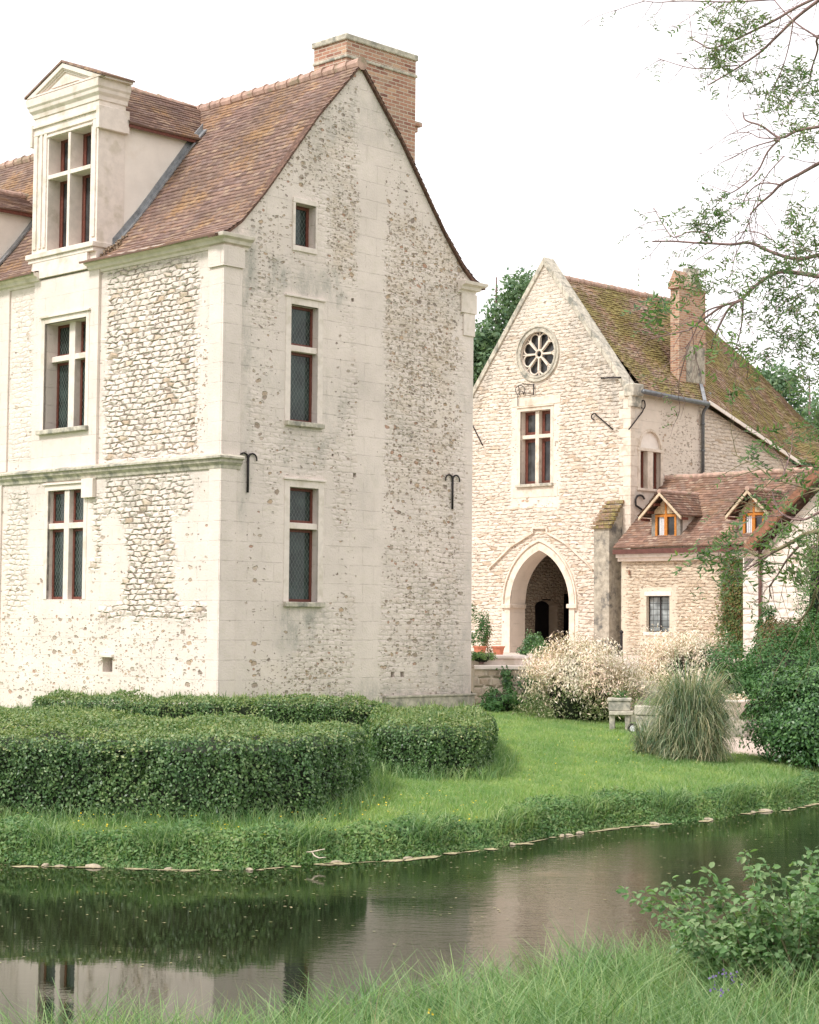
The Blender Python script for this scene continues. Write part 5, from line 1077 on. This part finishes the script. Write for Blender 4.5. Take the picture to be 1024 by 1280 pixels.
# ivy
def climber(lab,pts,n,mat,size,spread,depth=.12,cat='climbing plant'):
    pts=[Vector(p) for p in pts];th=thing('climbing_ivy',lab,cat,pts[0]);q=np.array(pts,float);k=R_.rand(n)*(len(q)-1);i=np.floor(k).astype(int);f=(k-i)[:,None];i2=np.minimum(i+1,len(q)-1)
    P=q[i]*(1-f)+q[i2]*f;sp=np.asarray(spread);s=(sp[i]*(1-f[:,0])+sp[i2]*f[:,0]) if sp.ndim else np.full(n,float(spread));u=np.array([math.cos(TH+math.pi/2),math.sin(TH+math.pi/2),0])
    if depth<0:u=np.array([1,0,0])
    P=P+u*(R_.randn(n)*s)[:,None];P[:,2]+=R_.randn(n)*.06;o=np.array([-math.cos(TH),-math.sin(TH),0]) if depth>0 else np.array([0,-1,0]);P+=o*(R_.rand(n)*abs(depth))[:,None]
    leaves('leaves',P-np.array(pts[0]),o+np.array([0,0,.3]),size,mat,th,.7,.5)
    m=MB();m.tube([p-pts[0]+Vector(o)*.02 for p in pts],.02,5);m.build('stem',MT['bark'],th)
def GW(x,y,z): return (GO[0]+x*math.cos(TH)-y*math.sin(TH),GO[1]+x*math.sin(TH)+y*math.cos(TH),z)
yi=GF.hit(917,700,'x',WX)[0]
climber('ivy column climbing the corner between stone wing and white annex',[GW(WX-.02,yi,z) for z in (.9,1.6,2.4,3.0,3.55)],5200,G['ivy'],.065,[.33,.26,.2,.2,.1])
climber('upright ivy shoot on the retaining wall, left of the two',[(2.02,37.33,0),(1.98,37.33,.45),(1.93,37.33,.78)],420,G['dark'],.055,[.05,.05,.06],-.1)
climber('bushier ivy on the retaining wall beside the cream bush',[(2.55,37.33,0),(2.5,37.33,.35),(2.45,37.33,.62)],900,G['dark'],.055,[.06,.09,.17],-.12)
# --- things on the lawn and terrace
def pot(lab,x,y,z,r,h,plant=None):
    th=thing('flower_pot',lab,'flower pot',(x,y,z),0,None);m=MB();m.lathe([(r*.68,0),(r*.95,h*.86),(r*1.08,h*.87),(r*1.08,h),(r*.9,h),(r*.85,h*.9)],(0,0,0),20);m.build('pot',MT['terra'],th,smooth=False)
    m=MB();m.lathe([(r*.86,h*.88),(.01,h*.9)],(0,0,0),20);m.build('soil',MT['twig'],th)
    return th
p1=at(623,815,50);p2=at(600,815,50)
pot('terracotta pot with low green sprigs left of the pointed arch',p1[0],50,TZ,.17,.26);pot('terracotta pot under the taller potted shrub, next to the manor corner',p2[0],50,TZ,.18,.26)
bush('potted_plant','tall loose shrub in a pot by the gatehouse wall at the manor corner','potted plant',(p2[0]-.04,50,TZ+.24),(.30,.25,.78),1500,.06,G['mid'],lump=.5,seed=31,stem=False)
bush('potted_plant','thin reddish plant standing between the two terracotta pots','potted plant',(p2[0]+.22,50.2,TZ),(.22,.2,.62),500,.05,G['red'],lump=.6,seed=33,stem=False)
bush('potted_plant','dark green plants at the right foot of the pointed arch passage','plant',(3.15,47.5,TZ),(.35,.3,.42),1500,.06,G['dark'],lump=.5,seed=35,stem=False)
bush('potted_plant','dark plants inside the arch passage','plant',(3.5,51.6,TZ),(.32,.3,.55),1200,.06,G['dark'],lump=.5,seed=36,stem=False)
B0=(3.56,33.2,gz(3.7,33.2))
th=thing('stone_bench','low stone bench carrying a small trough','bench',B0,math.radians(-8));m=MB();m.box(0,.42,-.22,.2,.30,.37,.006);m.build('seat',MT['oldstone'],th,bevel=.012)
for x in (.0,.27): m=MB();m.box(x+.01,x+.1,-.18,.16,-.05,.30,.006);m.build('leg',MT['oldstone'],th,bevel=.01)
th=thing('stone_trough','small rectangular stone trough standing on the stone bench','planter',(B0[0]-.01,B0[1],B0[2]+.372),math.radians(-8));m=MB()
m.box(0,.38,-.19,.16,0,.17);m.box(-.02,.4,-.21,.18,.17,.22);m.build('trough',MT['oldstone'],th,bevel=.01);leaves('foliage',np.array([.2,0,.26])+R_.randn(160,3)*[.07,.06,.05],np.array([[0,0,1.]]),.05,G['mid'],th,.4)
th=thing('stone_trough','larger tall stone trough on the lawn right of the bench','planter',(4.0,32.9,gz(4.2,32.9)),math.radians(-8));m=MB()
m.box(0,.55,-.3,.25,0,.33,.006);m.box(-.02,.57,-.32,.27,.33,.48,.006);m.build('trough',MT['oldstone'],th,bevel=.012);leaves('foliage',np.array([.25,0,.52])+R_.randn(220,3)*[.15,.08,.05],np.array([[0,0,1.]]),.05,G['bank'],th,.4)
th=thing('garden_spotlight','small round black garden spotlight with white lens beside the bench','spotlight',(3.9,32.6,gz(3.9,32.6)),0)
m=MB();m.tube([(0,.08,.1),(0,-.04,.1)],[.085,.095],16);m.build('housing',MT['iron'],th,smooth=True,bevel=.004);m=MB();m.tube([(0,-.038,.1),(0,-.05,.1)],[.055,.05],16);m.build('lens',MT['curtain'],th);m=MB();m.tube([(0,0,-.1),(0,0,.03)],.02,8);m.build('stake',MT['iron'],th)
th=thing('stone_steps','weathered stone steps between the two cream bushes','steps',(4.35,34.6,0),math.radians(-4))
for i in range(4): m=MB();m.box(-.35,.75,i*.3,i*.3+.45,i*.17-.1,i*.17+.14,.006);m.build('step',MT['oldstone'],th,bevel=.012)
th=thing('stone_urn','cream stone urn planter right of the pampas grass','urn',(5.8,33.4,gz(5.8,33.4)));m=MB();m.box(-.16,.16,-.16,.16,0,.3);m.build('pedestal',MT['oldstone'],th,bevel=.015)
m=MB();m.lathe([(.10,.30),(.07,.34),(.12,.40),(.20,.50),(.25,.60),(.28,.62),(.27,.65),(.22,.64),(.18,.56)],(0,0,0),20);m.build('bowl',MT['stone'],th,smooth=True);leaves('foliage',np.array([0,0,.67])+R_.randn(300,3)*[.13,.13,.04],np.array([[0,0,1.]]),.05,G['cream'],th,.6)
th=thing('iron_fence','low dark spiked railing between the arch and the wing','railing',(0,0,0))
fa,fb=at(722,806,50.5),at(777,803,50.0)
fa.z=TZ+.28;fb.z=TZ+.28
m=MB();m.tube([fa,fb],.018,6);q=MB()
d=fb-fa;m.tube([fa+Vector((0,0,-.2)),fb+Vector((0,0,-.2))],.015,6);m.build('rail',MT['iron'],th)
for i in range(15):
    p=fa+d*(i/14);m=MB();m.tube([(p.x,p.y,TZ),(p.x,p.y,TZ+.36),(p.x,p.y,TZ+.44)],[.016,.016,.003],6);m.build('picket',MT['iron'],th)
m=MB();m.tube([(fb.x,fb.y,TZ-.1),(fb.x,fb.y,TZ+.62)],.035,8);m.lathe([(.01,0),(.05,.04),(.05,.08),(.01,.12)],(fb.x,fb.y,TZ+.6),10);m.build('post',MT['iron'],th)
# --- background trees
def tree(lab,x,y,h,cb,r,n,size,mat,nc=26,seed=0,group='trees behind the buildings'):
    th=thing('leafy_tree',lab,'tree',(x,y,0),0,group);rs=np.random.RandomState(seed)
    C=nrm(rs.randn(nc,3))*rs.rand(nc,1)**.45;C=C*[r,r,(h-cb)/2]*.85;C[:,2]+=(h+cb)/2;sc=.22+.2*rs.rand(nc)
    m=MB();m.tube([(0,0,-.3),(.1,0,cb*.6),(0,.1,cb),(0,0,(h+cb)/2),(0,0,h*.93)],[.3,.24,.2,.12,.03],8)
    for i in range(0,nc,2):
        z0=cb*.8+(C[i,2]-cb)*.5 if C[i,2]>cb else cb*.7;m.tube([(0,0,z0),(C[i,0]*.5,C[i,1]*.5,(z0+C[i,2])/2),tuple(C[i])],[.09,.05,.015],5)
    m.build('trunk',MT['bark'],th)
    k=rs.randint(0,nc,n);D=nrm(rs.randn(n,3));P=C[k]+D*(r*sc[k]*rs.rand(n)**.4*1.15)[:,None]*[1,1,.85];P+=rs.randn(n,3)*.12
    leaves('crown',P,D+[0,0,.4],size,mat,th,.6,.7);return th
tree('tall leafy tree rising between the manor and the gatehouse gable',3.75,82,18.3,5,2.9,34000,.22,G['far'],34,1)
tree('lower dark tree just behind the manor corner, left of the gatehouse',1.9,84,13.5,3,2.3,14000,.22,G['far'],26,2)
for i,(px,top,dd,r) in enumerate([(938,436,88,2.6),(975,450,92,2.5),(1012,446,90,2.6),(1050,470,86,3.)]):
    c=at(px,top,dd);tree(['tall tree directly beyond the end of the mossy roof','middle tree of the row beyond the gatehouse roof','tree of the row beyond the roof, near the right edge','rightmost tree of the row beyond the roof, cut by the frame'][i],c.x,dd,c.z,3.5,r,16000,.23,G['far'],26,20+i)
#@@PART5
# --- overhanging tree on the near bank (trunk out of frame on the right)
TX,TY=4.3,11.6
ot=thing('overhanging_tree','near tree whose thin twiggy branches hang in from the right edge over the sky','tree',(TX,TY,-.35))
def ob(p): return Vector(p)-Vector((TX,TY,-.35))
m=MB();m.tube([(0,0,-.3),(.05,0,1),(.1,.1,3),(.0,.2,5),(-.1,.3,7),(-.15,.2,9.5)],[.24,.19,.16,.13,.09,.03],12);m.build('trunk',MT['barkl'],ot,smooth=True)
BR=[ # (depth, base radius mm, trunk height, pixel polyline from right to left)
(12.4,14,5.6,[(1030,-4),(1010,10),(992,25),(970,47),(950,65),(930,80),(910,92),(885,107)]),
(12.2,12,5.6,[(1045,-14),(998,8),(970,24),(945,37),(915,51),(890,60),(877,56),(862,46)]),
(12.4,9,5.2,[(1045,62),(1024,48),(1008,37),(990,25),(972,5),(960,-12)]),
(12.5,10,5.2,[(1040,30),(1022,48),(1022,62),(1015,85),(1010,105),(990,118)]),
(12.0,13,4.3,[(1045,154),(1026,158),(997,163),(975,172),(952,157),(932,150),(929,140)]),
(12.3,17,3.7,[(1060,190),(1045,195),(1024,204),(1000,218),(977,231),(964,243),(948,257),(938,268)]),
(12.1,16,2.9,[(1060,318),(1024,319),(1002,324),(982,321),(961,314),(938,304),(915,305),(890,304),(870,304),(842,302),(815,302)]),
(11.6,17,2.6,[(1060,352),(1024,345),(982,340),(964,344),(945,357),(925,375),(904,382),(881,398),(862,412)]),
(12.3,8,5.7,[(1020,-8),(990,-3),(945,1),(907,2),(855,1),(822,3),(803,1)]),
(9.6,15,1.8,[(1060,650),(1024,663),(1007,668),(992,676),(974,686),(951,695),(930,686),(915,690),(897,698)]),
(9.4,11,1.7,[(1070,705),(1024,735),(1015,756),(1002,774),(996,780)]),
(10.0,8,2.0,[(1060,618),(1024,612),(1010,610),(977,601),(966,599),(951,586),(930,575),(915,566)]),
]
SUB=[(12.4,5,[(922,82),(902,84),(880,86),(860,84),(835,77),(822,72)]),(12.1,5,[(992,27),(987,55),(977,87),(965,112),(955,120)]),(12.0,5,[(975,172),(950,172),(935,166),(912,168)]),
(12.0,5,[(972,175),(940,184),(920,195),(902,203)]),(12.0,7,[(975,173),(960,190),(947,215),(925,235),(910,243),(897,250)]),(12.3,6,[(977,231),(950,230),(932,245),(928,262)]),
(12.1,6,[(890,303),(882,292),(862,290),(842,297),(830,282),(817,260)]),(12.1,5,[(965,300),(950,291),(930,289),(912,300)]),(11.6,9,[(928,375),(912,385),(894,418),(888,440)]),
(11.6,6,[(929,375),(927,408),(920,434)]),(11.6,5,[(920,434),(935,450),(933,475)]),(12.,4,[(984,700),(974,717),(962,734)]),(9.6,6,[(1000,682),(984,700),(974,717),(962,734),(964,748)]),(9.6,6,[(969,689),(948,702),(930,715)]),
(11.6,6,[(904,382),(880,392),(866,420),(856,436)]),(11.8,4,[(980,195),(955,225),(945,262),(930,290)]),(12.1,4,[(945,250),(935,280),(925,300)]),(9.8,5,[(977,601),(985,575),(990,560)]),(9.6,7,[(1024,640),(1000,650),(975,640),(965,612)]),(11.7,5,[(862,412),(838,418),(812,424)]),(11.7,4,[(866,420),(850,470),(848,500)])]
TW=[];LF=[];seed_=random.Random(11)
tb=MB()
def smooth_pts(pl,d,dz):
    P=[at(a+seed_.uniform(-.6,.6),b+seed_.uniform(-.6,.6),d+dz*i/len(pl)) for i,(a,b) in enumerate(pl)];out=[]
    for i in range(len(P)-1):
        p0,p1,p2,p3=P[max(i-1,0)],P[i],P[i+1],P[min(i+2,len(P)-1)]
        for k in range(4):
            t=k/4;out.append(.5*((2*p1)+(-p0+p2)*t+(2*p0-5*p1+4*p2-p3)*t*t+(-p0+3*p1-3*p2+p3)*t**3))
    return out+[P[-1]]
def twigs(P,step,lmax,d,r0):
    acc=0
    for i in range(1,len(P)):
        acc+=(P[i]-P[i-1]).length
        if acc>step*seed_.uniform(.6,1.5):
            acc=0;dr=(P[i]-P[i-1]).normalized();a=seed_.choice((-1,1))*seed_.uniform(.5,1.2)
            v=Vector((dr.x*math.cos(a)-dr.z*math.sin(a),dr.y+seed_.uniform(-.8,.8),dr.x*math.sin(a)+dr.z*math.cos(a))).normalized()
            L=lmax*seed_.uniform(.35,1.);q=[P[i]];n=5
            for k in range(n): v=(v+Vector((seed_.uniform(-.25,.25),seed_.uniform(-.25,.25),seed_.uniform(-.28,.12)))).normalized();q.append(q[-1]+v*L/n)
            m.tube([ob(z) for z in q],[r0,r0*.8,r0*.65,r0*.5,r0*.4,r0*.25],4,cap=False);TW.append(q)
            for kk in (2,3,4):
                if seed_.random()<.6:
                    v2=(v+Vector((seed_.uniform(-.9,.9),seed_.uniform(-.6,.6),seed_.uniform(-.9,.7)))).normalized();L2=L*seed_.uniform(.25,.6);q2=[q[kk]];
                    for k in range(3): v2=(v2+Vector((seed_.uniform(-.2,.2),0,seed_.uniform(-.3,.1)))).normalized();q2.append(q2[-1]+v2*L2/3)
                    m.tube([ob(z) for z in q2],[r0*.6,r0*.45,r0*.35,r0*.2],3,cap=False);TW.append(q2)
for d,r,tzb,pl in BR:
    P=smooth_pts(pl,d,.5);m=MB();st=Vector((TX,TY+.1,tzb-.35+0.35));rr=r/1000*.95
    pts=[ob(st),ob(st*.6+P[0]*.4+Vector((0,0,.15))),ob(st*.2+P[0]*.8+Vector((0,0,.06)))]+[ob(q) for q in P];k=len(pts)
    m.tube(pts,[rr*2.2,rr*1.7,rr*1.25]+[rr*(1-.68*i/(k-3)) for i in range(k-3)],7);twigs(P,.085,.55,d,.0033);m.build('branch',MT['bark'] if d>10 else MT['barkl'],ot,smooth=True)
for d,r,pl in SUB:
    P=smooth_pts(pl,d,.35);m=MB();m.tube([ob(q) for q in P],[r/1000*1.0*(1-.6*i/len(P)) for i in range(len(P))],6);twigs(P,.07,.36,d,.0029);m.build('branch',MT['bark'],ot,smooth=True)
CL=[(905,22,30,12.3),(925,30,18,12.3),(905,60,22,12.3),(915,74,18,12.3),(900,70,14,12.3),(925,95,12,12.3),(985,92,20,12.4),(978,108,18,12.3),(1000,85,14,12.3),(990,155,18,12.),(1010,140,18,12.2),(1018,165,14,12.2),(1018,110,12,12.3),(865,272,15,12.),(890,268,18,12.),(905,262,12,12.),(880,284,12,12.),(1000,262,20,12.2),(1015,275,18,12.1),(990,300,20,12.),(975,318,16,12.),(1015,300,18,12.),(830,378,14,8.9),(815,385,8,8.9),(903,342,20,11.8),(875,362,15,11.7),(862,345,12,11.8),(932,372,18,11.6),(955,350,18,11.6),(975,338,18,11.6),(1000,335,22,11.6),(1015,360,18,11.6),(985,378,20,11.6),(1005,395,22,11.6),(965,395,14,11.6),(985,425,16,11.6),(1010,420,20,11.6),(1018,450,16,11.6),(1000,470,14,11.6),(1010,545,15,11.6),(1018,520,12,11.6),
(955,556,12,9.8),(947,565,8,9.8),(882,686,16,9.5),(900,690,12,9.5),(925,682,18,9.5),(940,690,12,9.5),(955,612,16,9.8),(975,664,20,9.5),(990,690,16,9.5),(1010,655,16,9.4),(1018,690,10,9.4),(1010,725,10,9.4),(920,720,8,9.5),(990,712,10,9.5),(1012,590,14,9.7),(930,432,10,11.6),(955,440,10,11.6),(895,15,12,12.3),(950,20,12,12.3),(965,120,10,12.2),(905,415,16,9.5),(920,470,12,9.5)]
LP=[];LN=[];LT=[];LS=[]
tm=MB()
def compound(c,v,L,k,ls):
    side=v.cross(Vector((seed_.uniform(-1,1),seed_.uniform(-1,1),1))).normalized();nn=v.cross(side)
    tm.tube([ob(c),ob(c+v*L*.5+Vector((0,0,-.005))),ob(c+v*L+Vector((0,0,-.02)))],[.0016,.0013,.0008],3,cap=False)
    for i in range(k):
        t=(i+1)/k
        for s in (-1,1):
            LP.append(c+v*L*t+Vector((0,0,-.02*t*t)));LN.append(nn);LT.append(v*.75+side*s);LS.append(ls)
for px,py,r,d in CL:
    near=d<10.2;n=int(r*(.55 if near else 1.05))+3;rw_=r/F_*d*1.4
    c=at(px,py,d)
    for i in range(n):
        o=Vector((seed_.gauss(0,.5),seed_.gauss(0,.6),seed_.gauss(0,.5)))*rw_;v=Vector((seed_.uniform(-1,1),seed_.uniform(-1,1),seed_.uniform(-.9,.5))).normalized()
        compound(c+o,v,seed_.uniform(.07,.13)*(1. if near else 1.),4 if near else 4,.036 if near else .032)
for q in TW:
    if seed_.random()<.24:
        for z in q[2:]:
            if seed_.random()<.5:
                v=Vector((seed_.uniform(-1,1),seed_.uniform(-1,1),seed_.uniform(-.8,.4))).normalized();compound(z,v,seed_.uniform(.05,.09),3,.025)
tm.build('leaf_stalks',MT['bark'],ot)
off=np.array([TX,TY,-.35])
leaves('foliage',np.array([tuple(p) for p in LP])-off,np.array([tuple(p) for p in LN]),np.array(LS),G['twig'],ot,asp=.36,jit=.25,T=np.array([tuple(p) for p in LT]),vary=.3,fold=True)
# --- foreground shrub
sc_=at(995,1222,9.3);fs=thing('leafy_shrub','bright leafy shrub leaning in from the lower right over the water','shrub',(sc_.x,9.3,-.42))
org=Vector((sc_.x,9.3,-.42));LP=[];LN=[];LT=[];m=MB()
tips=[(786,1116),(812,1122),(838,1106),(850,1118),(846,1140),(870,1110),(885,1092),(905,1112),(932,1068),(942,1090),(925,1126),(905,1140),(880,1150),(962,1082),(980,1100),(1000,1078),(1015,1066),(1030,1060),(1045,1075),(1060,1090),(950,1120),(975,1130),(1000,1120),(1030,1110),(905,1165),(930,1160),(960,1155),(990,1150),(1020,1150),(1045,1135),(860,1160),(890,1180),(1010,1180),(940,1185),(965,1180),(1050,1170),(820,1118),(865,1130),(895,1125),(1070,1060),(1080,1110),(1040,1180)]+[(seed_.uniform(850,1080),seed_.uniform(1120,1215)) for _ in range(34)]+[(seed_.uniform(930,1080),seed_.uniform(1085,1150)) for _ in range(16)]
for i,(a,b) in enumerate(tips):
    d=9.3+seed_.uniform(-.45,.6);T=at(a,b,d);s0=org+Vector((seed_.uniform(-.1,.15),seed_.uniform(-.1,.1),0));mid=s0*.45+T*.55+Vector((.03,0,-.02+.10*seed_.random()));n=16;P=[]
    for k in range(n+1):
        t=k/n;P.append(s0*(1-t)**2+mid*2*t*(1-t)+T*t*t)
    m.tube([p-org for p in P],[.007*(1-.8*k/n) for k in range(n+1)],5,cap=False)
    for k in range(3,n+1):
        dr=(P[k]-P[k-1]).normalized()
        for s in range(10 if k<n else 12):
            v=Vector((seed_.gauss(0,1),seed_.gauss(0,1),seed_.gauss(0,.7))).normalized();LP.append(P[k]+v*seed_.uniform(0,.045));LN.append(Vector((0,-.35,1))+v*.3);LT.append(dr*.5+v)
m.build('stems',MT['barkl'],fs)
leaves('foliage',np.array([tuple(p-org) for p in LP]),np.array([tuple(p) for p in LN]),.036,G['shrub'],fs,asp=.72,jit=.42,T=np.array([tuple(p) for p in LT]),fold=True,vary=.4)
